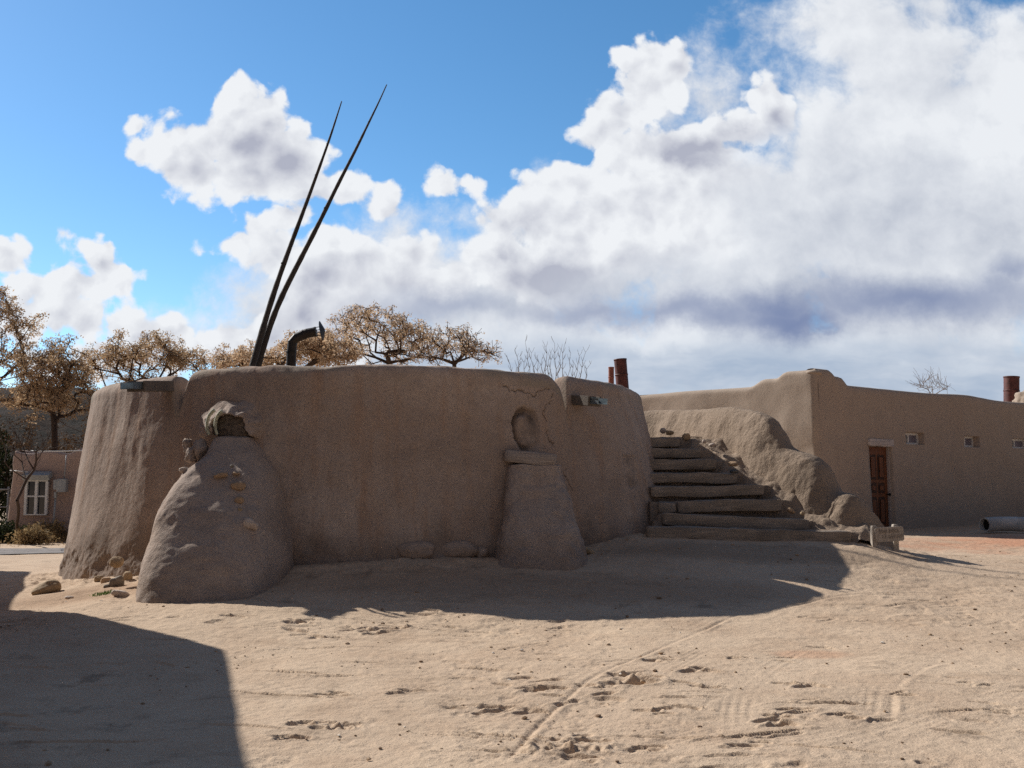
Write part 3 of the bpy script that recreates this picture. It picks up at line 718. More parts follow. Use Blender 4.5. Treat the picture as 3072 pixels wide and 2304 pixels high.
# ------------------------------------------------------------------ ladder poles, stovepipe
lad = empty('kiva_ladder', (-4.4, 18.2, 2.45), 'tall pair of dark ladder poles leaning right out of the kiva roof', 'ladder')
poleL = [(1025, 304), (1013, 340), (1005, 365), (996, 400), (982, 436), (968, 475), (941, 547), (925, 600), (910, 629), (892, 685), (873, 730), (858, 775), (840, 822), (816, 889), (801, 945), (785, 997), (767, 1060), (756, 1100)]
poleR = [(1160, 254), (1144, 293), (1129, 325), (1115, 348), (1107, 364), (1092, 402), (1073, 436), (1060, 465), (1042, 499), (1020, 540), (1001, 576), (985, 615), (965, 653), (945, 697), (922, 735), (900, 780), (878, 827), (850, 875), (826, 920), (803, 988), (786, 1050), (774, 1100)]
for pts, D0, D1, r0, dz in ((poleL, 18.0, 20.4, .052, 0), (poleR, 18.35, 21.0, .052, 0)):
    n = len(pts); q = []; rad = []
    for i, (sx, sy) in enumerate(pts):
        f = 1-i/(n-1); q.append(WS(sx+.5*math.sin(i*2.3), sy, D0+(D1-D0)*f)); rad.append(r0*(1-f)**.85+.010+.0015*math.sin(i*3.1))
    for _ in range(3): q = [q[0]]+[q[i]*.4+(q[i-1]+q[i+1])*.3 for i in range(1, n-1)]+[q[-1]]
    q.append(q[-1]+(q[-1]-q[-2])*1.4); rad.append(rad[-1])
    s_ = smooth_line(q, 4); rr_ = np.interp(np.arange(len(s_)), np.arange(0, len(s_), 4)[:len(q)], rad)
    rr_ = rr_*(1+.06*vnoise(np.arange(len(s_))*.9, np.arange(len(s_))*0., seed=3)); mb = MB(); mb.tube(s_, list(rr_), 12)
    for k in (8, 15, 23, 34, 45):   # knots
        if k < len(s_)-2: V, F = ICO2; mb.add(V*rr_[k]*np.array([.7, .7, .6])+s_[k]+np.array([rr_[k]*.5*(-1)**k, -rr_[k]*.3, 0]), F)
    mb.build('pole', M['pole'], lad, True)
sp = empty('stovepipe', tuple(W(290, 366, 15.5)-np.array([0, 0, .7])), 'dark bent stovepipe with a flat end cap poking above the kiva parapet', 'stovepipe')
D = 15.5; e = [W(290.5, 375, D)-np.array([0, 0, .5]), W(291.5, 352, D), W(292.5, 342, D), W(296.5, 337.5, D), W(304, 334.5, D), W(307, 333.3, D), W(315.5, 331.8, D)]
mb = MB(); mb.tube(e, [.075]*len(e), 20); mb.tube([e[-1]-(e[-1]-e[-2])*.02, e[-1]+(e[-1]-e[-2])*.01], [.08, .08], 20)
for f in (1, 4, 6):
    d = (e[f]-e[f-1]); d = d/np.linalg.norm(d); mb.tube([e[f]-d*.012, e[f]+d*.012], [.081, .081], 20)
o = mb.build('pipe', M['steel'], sp, False)
X = (e[-1]-e[-2]); X /= np.linalg.norm(X); Z = np.array([0, 0, 1.0])-X*X[2]; Z /= np.linalg.norm(Z); Y = np.cross(Z, X); mb = MB()
mb.tube([e[-1]+X*.09, e[-1]+X*.095, e[-1]+X*.15], [.155, .155, .02], 22); mb.build('end_cap', M['steel'], sp)
for k in range(4):
    a = k*math.pi/2+.5; o_ = (Y*math.cos(a)+Z*math.sin(a))*.07; mb = MB(); mb.tube([e[-1]-X*.03+o_, e[-1]+X*.095+o_], [.006, .006], 6); mb.build('cap_strut', M['steel'], sp)

# ------------------------------------------------------------------ stairway
stairs = empty('stairway', (3.4, 14.2, .85), 'outdoor stairway of weathered timbers and earth climbing the right side of the kiva', 'stairs')
z4 = lambda x, y: (583.33+x*.13562, 350+y*.13562)
STEP = [(14.0, 470, 1300, 1978, 1335, .165), (14.4, 588, 1205, 1662, 1250, .17), (14.75, 700, 1112, 1462, 1100, .17), (15.1, 500, 1010, 1332, 990, .16), (15.45, 430, 908, 1133, 905, .16), (15.8, 400, 805, 983, 806, .165), (16.15, 360, 727, 872, 726, .155), (16.5, 330, 650, 712, 646, .15)]
lines = []
for i, (D, xl, yl, xr, yr, hh) in enumerate(STEP):
    a = W(*z4(xl, yl), D); b_ = W(*z4(xr, yr), D-.02); lines.append((a, b_))
    P, F = beam(a+np.array([0, .09, -hh/2]), b_+np.array([0, .09, -hh/2]), .2, hh, .016, 20+i, .035, rnd=.09)
    obj('step_timber', P, F, M['tie'], stairs, True)
a = W(*z4(556, 1118), 14.78); b_ = W(*z4(690, 1116), 14.76)   # short end piece beside the third timber
P, F = beam(a+np.array([0, .09, -.085]), b_+np.array([-.01, .09, -.085]), .18, .16, .03, 41, .03, rnd=.12); obj('step_timber', P, F, M['tie'], stairs, True)
# parapet path
PP = [(1.9, 19.6, 3.0, .40), (2.75, 18.7, 2.99, .42), (3.2, 17.7, 2.93, .44), (3.58, 16.9, 2.88, .46), (3.86, 16.35, 2.83, .48), (4.02, 16.0, 2.74, .50), (4.14, 15.75, 2.58, .50), (4.30, 15.5, 2.12, .52), (4.48, 15.25, 2.06, .58), (4.66, 15.02, 1.92, .60), (4.80, 14.85, 1.50, .54), (4.90, 14.70, 1.50, .54), (4.95, 14.55, 1.46, .48), (4.99, 14.44, 1.20, .38), (5.02, 14.36, .98, .30), (5.04, 14.30, .76, .22)]
q = smooth_line([np.array(p[:2]) for p in PP], 10); tt_ = np.linspace(0, len(PP)-1, len(q))
topz = np.interp(tt_, range(len(PP)), [p[2] for p in PP]); hwid = np.interp(tt_, range(len(PP)), [p[3] for p in PP])
ns = 300; tq = np.linspace(0, len(q)-1, ns); qx = np.interp(tq, range(len(q)), [p[0] for p in q]); qy = np.interp(tq, range(len(q)), [p[1] for p in q])
topz = np.interp(tq, range(len(q)), topz); hwid = np.interp(tq, range(len(q)), hwid)
kern = np.ones(21)/21; topz = np.convolve(np.pad(topz, 10, 'edge'), kern, 'valid')
nx, ny = np.gradient(qx), np.gradient(qy); L_ = np.hypot(nx, ny); nx, ny = nx/L_, ny/L_; px_, py_ = -ny, nx      # left-hand normal
prof = []
for a in np.linspace(0, math.pi, 70):
    c, s_ = math.cos(a), math.sin(a); prof.append((math.copysign(abs(c)**.62, c), s_**.62))
V = np.zeros((ns, 70, 3)); zb = .35
for j, (c, s_) in enumerate(prof):
    w = hwid*(1-.45*s_**2.2)+(.42*(1-s_)**1.3*(np.array([np.interp(v, [0, .80, .93, 1], [1, 1, .3, 0]) for v in np.linspace(0, 1, ns)])) if c > 0 else 0); V[:, j, 0] = qx+px_*c*w; V[:, j, 1] = qy+py_*c*w; V[:, j, 2] = zb+(topz-zb)*s_
xx, yy, zz = V[..., 0], V[..., 1], V[..., 2]
n1 = .055*fbm(xx*1.3, yy*1.3, zz*1.3, 3, 201)+.018*fbm(xx*5, yy*5, zz*5, 4, 211)+.007*fbm(xx*18, yy*18, zz*18, 2, 213); C = np.array([c for c, s_ in prof])[None, :]; S = np.array([s_ for c, s_ in prof])[None, :]
V[..., 0] += px_[:, None]*C*n1; V[..., 1] += py_[:, None]*C*n1; V[..., 2] += S*n1*.45
st = .25*np.clip(fbm(xx*2, yy*2, zz*2, 3, 222)-.25, 0, 1)
o = obj('mud_parapet', V.reshape(-1, 3), grid_faces(ns, 70)[:, ::-1], M['para'], stairs, True, attrs={'stain_shade': st, 'pale': 0*st})
# earth body with stepped treads
gx = np.linspace(1.0, 5.5, 230); gy = np.linspace(14.0, 19.5, 300); GX, GY = np.meshgrid(gx, gy)
Z = gbase(GX, GY)-.10
for i, (a, b_) in enumerate(lines):
    ly = a[1]+(b_[1]-a[1])*(GX-a[0])/(b_[0]-a[0]); lz = a[2]+(b_[2]-a[2])*np.clip((GX-a[0])/(b_[0]-a[0]), -.2, 1.15)
    k = GY > ly+.10
    if i == 0: k = k & (GX > a[0]-.1)
    if i == 1: k = k & (GX > a[0]-.3)
    nz_ = np.where(GX < a[0]-.05, lz-.10*(i < 2), lz)-.012+.018*fbm(GX*3, GY*3, None, 4, 30+i)
    Z = np.where(k, nz_, Z)
k = GY > 16.95; Z = np.where(k, 2.40+.02*fbm(GX*3, GY*3, None, 3, 3), Z)
ly_ = [l[0][1]+.10 for l in lines]; lz_ = [l[1][2] for l in lines]; lx_ = [l[1][0] for l in lines]
ramp = np.interp(GY, [13.95]+ly_, [.80]+[v-.03 for v in lz_])+.05*fbm(GX*4, GY*4, None, 4, 77); xe = np.interp(GY, ly_, lx_)
Z = np.where((GX < 2.04) & (GY < 15.3), .5, Z)
kk = sstep(-.02, .16, GX-xe+.06*fbm(GX*5, GY*5, None, 3, 78)); Z = np.where(GY < 17.0, Z*(1-kk)+ramp*kk, Z)
xc = np.interp(GY, qy[::-1], qx[::-1]); Z = np.where(GX > xc, gbase(GX, GY)-.02, Z)
Z = np.where((GX > 1.0) & (GX < 1.15), .5, Z)
obj('earth_fill', np.stack([GX, GY, Z], -1).reshape(-1, 3), grid_faces(300, 230), M['para'], stairs, True, attrs={'stain_shade': 0*Z, 'pale': 0*Z})

# ------------------------------------------------------------------ rounded adobe blocks
def rounded_loop(pts, r, step):
    """closed polygon -> points with rounded corners; step per edge"""
    n = len(pts); out = []; edge = []
    for i in range(n):
        a, b_, c = np.array(pts[i-1], float), np.array(pts[i], float), np.array(pts[(i+1) % n], float)
        u = (a-b_)/np.linalg.norm(a-b_); v = (c-b_)/np.linalg.norm(c-b_); s0, s1 = b_+u*r, b_+v*r
        for k in range(7):
            t = k/6; out.append((1-t)**2*s0+2*t*(1-t)*b_+t*t*s1); edge.append((i, 0))
        e1 = c-v*r; L = np.linalg.norm(e1-s1); m_ = max(1, int(L/step[i]))
        for k in range(1, m_): out.append(s1+(e1-s1)*k/m_); edge.append((i, 1))
    return np.array(out)
def adobe_block(name, pts, topf, z0, step, mat, parent, seed, r=.12, amp=.03, wall=.35, nz=60, rnd=.12, batter=.04, cut=None, roofz=None):
    P = rounded_loop(pts, r, step); n = len(P)
    T = np.roll(P, -1, 0)-np.roll(P, 1, 0); T /= np.linalg.norm(T, axis=1)[:, None]; area = np.sum(P[:, 0]*np.roll(P[:, 1], -1)-np.roll(P[:, 0], -1)*P[:, 1])
    N = np.stack([T[:, 1], -T[:, 0]], -1)*(1 if area > 0 else -1)
    top = topf(P[:, 0], P[:, 1]); rows = []
    for k in range(nz): rows.append(('w', k/nz))
    for a in np.linspace(0, math.pi, 12): rows.append(('c', a))
    rows.append(('i', 0))
    V = np.zeros((len(rows), n, 3))
    for i, (kd, v) in enumerate(rows):
        if kd == 'w': z = z0+(top-rnd-z0)*v; off = batter*(1-v)
        elif kd == 'c': z = top-rnd+rnd*math.sin(v); off = -(wall/2)*(1-math.copysign(abs(math.cos(v))**.7, math.cos(v)))
        else: z = top*0+(roofz if roofz else z0+2); off = -wall+0*z
        Q = P+N*(off if np.ndim(off) == 0 else off[:, None])
        d = amp*fbm(Q[:, 0]*.6, Q[:, 1]*.6, z*.6, 3, seed)+amp*.3*fbm(Q[:, 0]*2.5, Q[:, 1]*2.5, z*2.5, 3, seed+3)
        Q = Q+N*d[:, None]; V[i, :, 0] = Q[:, 0]; V[i, :, 1] = Q[:, 1]; V[i, :, 2] = z
        if cut is not None and kd == 'w': V[i] = cut(V[i], N)
    return V, grid_faces(len(rows), n, area > 0 or True), P

# ---- right house -------------------------------------------------------------
CA = np.array([6.59, 21.6]); DR = np.array([.8, .6]); DL = np.array([-.66, .751]); NR = np.array([.6, -.8])
house = empty('adobe_house', (CA[0], CA[1], .55), 'long low brown adobe house with stepped corner parapet and wooden door at right', 'house')
HB = CA+DR*26; HD = CA+DL*15
def wallhit(px, py, back=0.0):
    """point of the right wall plane seen at a pixel"""
    q = W(px, py, 1.0)-np.array([0, 0, CAMZ]); o_ = CA-NR*back
    D = (o_@NR)/(q[0]*NR[0]+q[1]*NR[1]); p = q*D; return (p[:2]-CA)@DR, p[2]+CAMZ, p
def right_wall():
    wins = []
    for (sx0, sx1, sy0, sy1) in ((2717, 2772, 1297, 1332), (2890, 2936, 1307, 1340), (3034, 3090, 1315, 1344)):
        s0, z1, _ = wallhit(sx0/3, sy0/3); s1, _, _ = wallhit(sx1/3, sy0/3); _, z0, _ = wallhit(sx0/3, sy1/3); wins.append((s0, s1, z0, z1, .20))
    s0, zt, _ = wallhit(869, 446); s1, _, _ = wallhit(890.5, 446); wins.append((s0, s1, .3, zt, .16))
    ds0, dzt, ds1 = s0, zt, s1
    def tops(s):
        z = 3.80+.03*vnoise(s*.5, s*0, seed=3)+.05*np.exp(-((s-6.2)/1.2)**2)
        st = .30*sstep(1.22, .80, s)*1.0+.0
        z = 3.80*0+z*1.0+.17*sstep(1.25, .95, s)+.13*sstep(.78, .55, s)
        return z
    xs = set(np.round(np.arange(.10, 26, .09), 4))
    for w in wins: xs |= {w[0]-.004, w[0]+.004, w[1]-.004, w[1]+.004, w[0]+.03, w[1]-.03}
    xs = np.array(sorted(xs)); zf = set(np.round(np.linspace(.1, .96, 40), 4)); zs = sorted(set(np.round(np.arange(.1, 3.62, .06), 4)) | {v for w in wins for v in (w[2]-.004, w[2]+.004, w[3]-.004, w[3]+.004)})
    zs = np.array([z for z in zs if z <= 3.62]); S, Z = np.meshgrid(xs, zs); T = tops(S)
    Zw = np.where(Z > 3.0, 3.0+(Z-3.0)/(3.62-3.0)*(T-.12-3.0), Z)
    d = .035*fbm(S*.6, Z*.6, None, 3, 301)+.010*fbm(S*2.5, Z*2.5, None, 3, 303)
    inn = np.zeros_like(S)
    for w in wins: inn = np.maximum(inn, w[4]*((S > w[0]) & (S < w[1]) & (Z > w[2]) & (Z < w[3])))
    off = np.where(inn > 0, -inn, d+.05*(1-Z/3.8))
    rows = [(S, off, Zw)]
    cap_s, cap_o, cap_z = [], [], []
    for a in np.linspace(0, math.pi, 11)[1:]:
        cap_s.append(xs); cap_o.append(d[-1]-.17*(1-math.copysign(abs(math.cos(a))**.7, math.cos(a)))); cap_z.append(T[-1]-.12+.12*math.sin(a))
    S = np.vstack([S, cap_s, [xs]]); off = np.vstack([off, cap_o, [d[-1]-.34]]); Zw = np.vstack([Zw, cap_z, [xs*0+3.1]])
    V = np.stack([CA[0]+DR[0]*S+NR[0]*off, CA[1]+DR[1]*S+NR[1]*off, Zw], -1)
    return V, wins, (ds0, ds1, dzt)
V, wins, (ds0, ds1, dzt) = right_wall()
obj('front_wall', V.reshape(-1, 3), grid_faces(V.shape[0], V.shape[1]), M['house'], house, True)
# rounded corner + left wall
def left_wall():
    NL = np.array([DL[1]*-1, DL[0]])  # outward (towards camera-left)
    NL = NL if NL[1] < 0 else -NL
    cs = []; r = .12; p1 = CA+DR*.10; p0 = CA+DL*.12
    for k in range(9):
        t = k/8; cs.append((1-t)**2*p1+2*t*(1-t)*CA+t*t*p0)
    for s in np.arange(.24, 15, .10): cs.append(CA+DL*s)
    cs = np.array(cs); T = np.gradient(cs, axis=0); T /= np.linalg.norm(T, axis=1)[:, None]; N = np.stack([-T[:, 1], T[:, 0]], -1); N = np.where((N[:, 1] < 0)[:, None], N, -N)
    sd = (cs-CA)@DL; sd = np.where(np.arange(len(cs)) < 4, 0, sd)
    top = 3.80+.02*sd+.03*vnoise(sd*.6, sd*0, seed=8)+.16*sstep(1.75, 1.35, sd)+.14*sstep(1.05, .75, sd)
    t0 = 3.80+.03*vnoise(np.array([.05]), np.array([0.]), seed=3)[0]+.30; wq = sstep(0, 10, np.arange(len(cs))); top = t0*(1-wq)+top*wq
    rows = []
    for k in range(61):
        v = k/60; z = .1+(top-.12-.1)*v
        d = .035*fbm(cs[:, 0]*.6+5, cs[:, 1]*.6, z*.6, 3, 305)+.012*fbm(cs[:, 0]*2.5, cs[:, 1]*2.5, z*2, 3, 307)
        s0 = .10; dd = .035*fbm(np.array([s0*.6]), np.array([z[0]*.6]), None, 3, 301)+.010*fbm(np.array([s0*2.5]), np.array([z[0]*2.5]), None, 3, 303)
        w = sstep(0, 8, np.arange(len(cs))); d = dd*(1-w)+d*w
        Q = cs+N*(d+.05*(1-z/3.8))[:, None]; rows.append(np.column_stack([Q, z]))
    for a in np.linspace(0, math.pi, 11)[1:]:
        Q = cs+N*(d-.17*(1-math.copysign(abs(math.cos(a))**.7, math.cos(a))))[:, None]; rows.append(np.column_stack([Q, top-.12+.12*math.sin(a)]))
    rows.append(np.column_stack([Q, top*0+3.1]))
    return np.array(rows)
V = left_wall(); obj('side_wall', V.reshape(-1, 3), grid_faces(V.shape[0], V.shape[1])[:, ::-1], M['house'], house, True)
# back walls and roof
NLb = np.array([.2, 1.0]); HC = np.array([HD[0]+DR[0]*26*.9, HD[1]+DR[1]*26])
mb = MB()
for a, b_ in ((HB, HC), (HC, HD)):
    c = (a+b_)/2; L = np.linalg.norm(b_-a); mb.box((c[0], c[1], 1.9), (L, .3, 3.7), (*(b_-a)/L, 0), bev=.05)
mb.build('rear_wall', M['house'], house)
V, F = blobmesh((*(CA+(DR+DL)*.15), 4.02), (.19, .19, .07), 4, .03); obj('parapet_corner', V, F, M['house'], house, True)
mb = MB(); ins = [CA+(DR+DL)*.25, HB+DL*.2-DR*.2, HC-DR*.3-DL*.2, HD+DR*.3-DL*.2]
mb.add([(*p, z) for z in (3.25, 3.35) for p in ins], [(3, 2, 1, 0), (4, 5, 6, 7), (0, 1, 5, 4), (1, 2, 6, 5), (2, 3, 7, 6), (3, 0, 4, 7)]); mb.build('roof', M['roof'], house)
D3, N3 = np.array([DR[0], DR[1], 0]), np.array([NR[0], NR[1], 0]); C3 = np.array([CA[0], CA[1], 0]); ZZ = np.array([0, 0, 1.0])
for i, (s0, s1, z0, z1, dep) in enumerate(wins[:3]):
    # the window unit sits at the back of the reveal
    wu = empty('window', tuple(C3+D3*(s0+s1)/2-N3*dep+ZZ*z0), None, None); wu.parent = house; wu.location = tuple(C3+D3*(s0+s1)/2-N3*dep+ZZ*z0-worldloc(house))
    bs = .048; c = C3+D3*(s0+s1)/2-N3*(dep-.02)+ZZ*(z0+z1)/2; w, h = s1-s0, z1-z0; mb = MB()
    for zz_ in (z0+bs/2, z1-bs/2): mb.box(c*np.array([1, 1, 0])+ZZ*zz_, (w, .05, bs), D3)
    mz = h-2*bs-.004
    for f in (0+bs/2/w, .44, 1-bs/2/w): mb.box(C3+D3*(s0+w*f)-N3*(dep-.022)+ZZ*(z0+z1)/2, (bs, .05, mz), D3)
    mb.build('frame', M['white'], wu)
    mb = MB(); mb.box(C3+D3*(s0+w*.72)-N3*(dep-.006)+ZZ*(z0+z1)/2, (w*.5, .008, h-bs), D3); mb.build('pane', M['glassg'], wu)
    mb = MB(); mb.box(C3+D3*(s0+w*.24)-N3*(dep-.006)+ZZ*(z0+z1)/2, (w*.36, .008, h-bs), D3); mb.build('pane', M['glass'], wu)
# door
w = ds1-ds0; zb = gz(*(CA+DR*(ds0+ds1)/2+NR*.1))-.02; h = dzt-zb; dep = .12
mb = MB(); mb.box(C3+D3*(ds0+w/2)-N3*(dep)+ZZ*(zb+h/2), (w-.06, .045, h-.02), D3, bev=.004); door = mb.build('door', M['door'], house)
def dpart(f0, f1, g0, g1, th, mat, name, out=0.0):
    mb = MB(); mb.box(C3+D3*(ds0+w*(f0+f1)/2)-N3*(dep-.0225-th/2-out)+ZZ*(zb+h*(g0+g1)/2), (w*(f1-f0), th, h*(g1-g0)), D3, bev=.004); return mb.build(name, mat, door)
for (f0, f1, g0, g1) in ((.14, .45, .60, .90), (.52, .83, .60, .90), (.14, .45, .44, .56), (.52, .83, .44, .56), (.14, .45, .06, .39), (.52, .83, .06, .39)):
    dpart(f0, f1, g0, g1, .006, M['doorp'], 'door_panel'); dpart(f0+.07, f1-.07, g0+.03, g1-.03, .018, M['door'], 'raised_field', .006)
mb = MB(); kp = C3+D3*(ds0+w*.92)-N3*(dep-.03)+ZZ*(zb+h*.42); mb.tube([kp, kp+N3*.04, kp+N3*.055, kp+N3*.085, kp+N3*.09], [.012, .012, .03, .03, .01], 12); mb.build('door_knob', M['black'], door, True)
mb = MB(); mb.box(C3+D3*(ds1-.014)-N3*(dep-.035)+ZZ*(zb+h/2), (.024, .09, h-.01), D3); mb.box(C3+D3*(ds0+.014)-N3*(dep-.035)+ZZ*(zb+h/2), (.024, .09, h-.01), D3); mb.build('door_frame', M['whitewood'], house)
s0, z1_, _ = wallhit(866.5, 438.3); s1, _, _ = wallhit(891, 438.3); P, F = beam(C3+D3*(ds0-.05)-N3*.02+ZZ*(dzt+.085), C3+D3*(ds1+.07)-N3*.02+ZZ*(dzt+.085), .16, .17, .012, 9, .03, rnd=.08); obj('lintel', P, F, M['whitewood'], house, True)
# red chimneys on the roof
def chimney(px, pyt, pyb, D, r, lean, mat, label):
    a = W(px, pyt, D); b_ = W(px, pyb, D); b_[0] += lean; mb = MB()
    d = (a-b_)/np.linalg.norm(a-b_); q = [b_-d*.6, b_, a-d*.0]; n_ = 24
    mb.tube([b_-d*.7, b_+(a-b_)*.3, b_+(a-b_)*.6, a], [r, r*1.0, r*.99, r], n_, cap=False); mb.tube([a, a-d*.25], [r*.86, r*.86], n_); 
    o_ = len(mb.v)
    for k in (.45, 1.0): mb.tube([b_+(a-b_)*k-d*.02, b_+(a-b_)*k+d*.012], [r*1.05, r*1.05], n_)
    o = mb.build('chimney', mat, house, True); o['label'] = label
chimney(620.2, 359.5, 387, 26.0, .165, .06, M['redpipe'], 'thick dark red chimney pipe seen above the kiva')
chimney(611.2, 367.5, 385, 26.6, .075, 0, M['pinkbrick'], 'thin pinkish flue beside the thick red pipe')
chimney(1011.5, 377, 402, 29.5, .215, 0, M['redpipe'], 'red chimney pipe at the far right end of the roof')
V, F = blobmesh(W(1030, 402, 29), (.45, .4, .35), 5, .2); obj('roof_mound', V, F, M['house'], house, True)

# ------------------------------------------------------------------ sign, pipe, stones
def build_sign():
    p = gpt(877.5, 549.5); D = 13.9; x0 = W(875.3, 545, D)[0]; x1 = W(905, 545, D)[0]; zt = W(0, 528, D)[2]; zb_ = gz((x0+x1)/2, D)
    root = empty('wooden_sign', ((x0+x1)/2, D, zb_), 'small weathered grey wooden sign on two short posts near the stair foot', 'sign')
    H = zt-zb_
    for k, (x, hh, dy) in enumerate(((x0-.005, H+.03, -.02), (x1-.07, H+.045, .10))):
        P, F = beam((x, D+.07+dy, zb_-.15), (x+.005, D+.07+dy, zb_+hh), .075, .085, .006, 60+k, .03, up=(0, 1, 0), rnd=.1); obj('post', P, F, M['sign'], root, True)
    zc = W(0, 534.2, D)[2]; P, F = beam((x0-.0, D, zc-.012), (x1, D+.04, zc+.012), .035, .20, .004, 66, .02, rnd=.05); bd = obj('board', P, F, M['sign'], root, True)
    mb = MB(); r_ = np.random.RandomState(3)    # worn carved lettering, no longer readable
    for row, (f0, f1, zz_) in enumerate(((.16, .80, .042), (.22, .92, -.035))):
        n_ = 17 if row == 0 else 15
        for k in range(n_):
            f = f0+(f1-f0)*k/(n_-1)+r_.uniform(-.008, .008); hh = r_.uniform(.035, .058)
            if r_.rand() < .12: continue
            mb.box((x0+(x1-x0)*f, D-.019+.04*f, zc+zz_+r_.uniform(-.004, .004)+.02*(f-.5)), (r_.uniform(.005, .009), .006, hh), (1, .08, r_.uniform(-.25, .25)))
            if r_.rand() < .3: mb.box((x0+(x1-x0)*(f+.016), D-.0185+.04*f, zc+zz_+r_.choice([-.02, 0, .02])), (.018, .005, .006), (1, .08, 0))
    mb.build('lettering', M['carve'], bd)
build_sign()
# big pipe lying by the house
pc = W(984.5, 526, 21.0); zg = gz(pc[0], pc[1]); root = empty('concrete_pipe', (pc[0], pc[1], zg), 'pale hollow pipe lying on the ground by the right house wall', 'pipe')
d = np.array([.93, .36, .0]); d /= np.linalg.norm(d); R_ = .15; c0 = np.array([pc[0], pc[1], zg+R_+.03]); nn_ = 40; pts = [c0+d*s_ for s_ in np.linspace(0, 4.2, 30)]
for i, p in enumerate(pts): p[2] += .012*math.sin(i*.5)+.02*i/29
mb = MB(); base = len(mb.v); mb.tube(pts, [R_]*30, nn_, cap=False); mb.tube(pts[::-1], [R_*.84]*30, nn_, cap=False)
a0 = MB(); a0.tube([pts[0], pts[0]+d*.001], [R_, R_], nn_, cap=False); a1 = MB(); a1.tube([pts[0]-d*0, pts[0]+d*.001], [R_*.84, R_*.84], nn_, cap=False)
mb.add(a0.v[:nn_]+a1.v[:nn_], [(k, (k+1) % nn_, nn_+(k+1) % nn_, nn_+k) for k in range(nn_)]); P = np.array(mb.v); nz_ = .006*fbm(P[:, 0]*2, P[:, 1]*2, P[:, 2]*6, 3, 3); P[:, 2] += nz_
obj('shell', P, mb.f, M['bigpipe'], root, True)
mb = MB(); mb.tube([pts[0]+d*.10, pts[0]+d*.12], [R_*.83]*2, 24); mb.build('bore_shade', M['black'], root)  # black disc in the mouth stands in for shade inside the bore

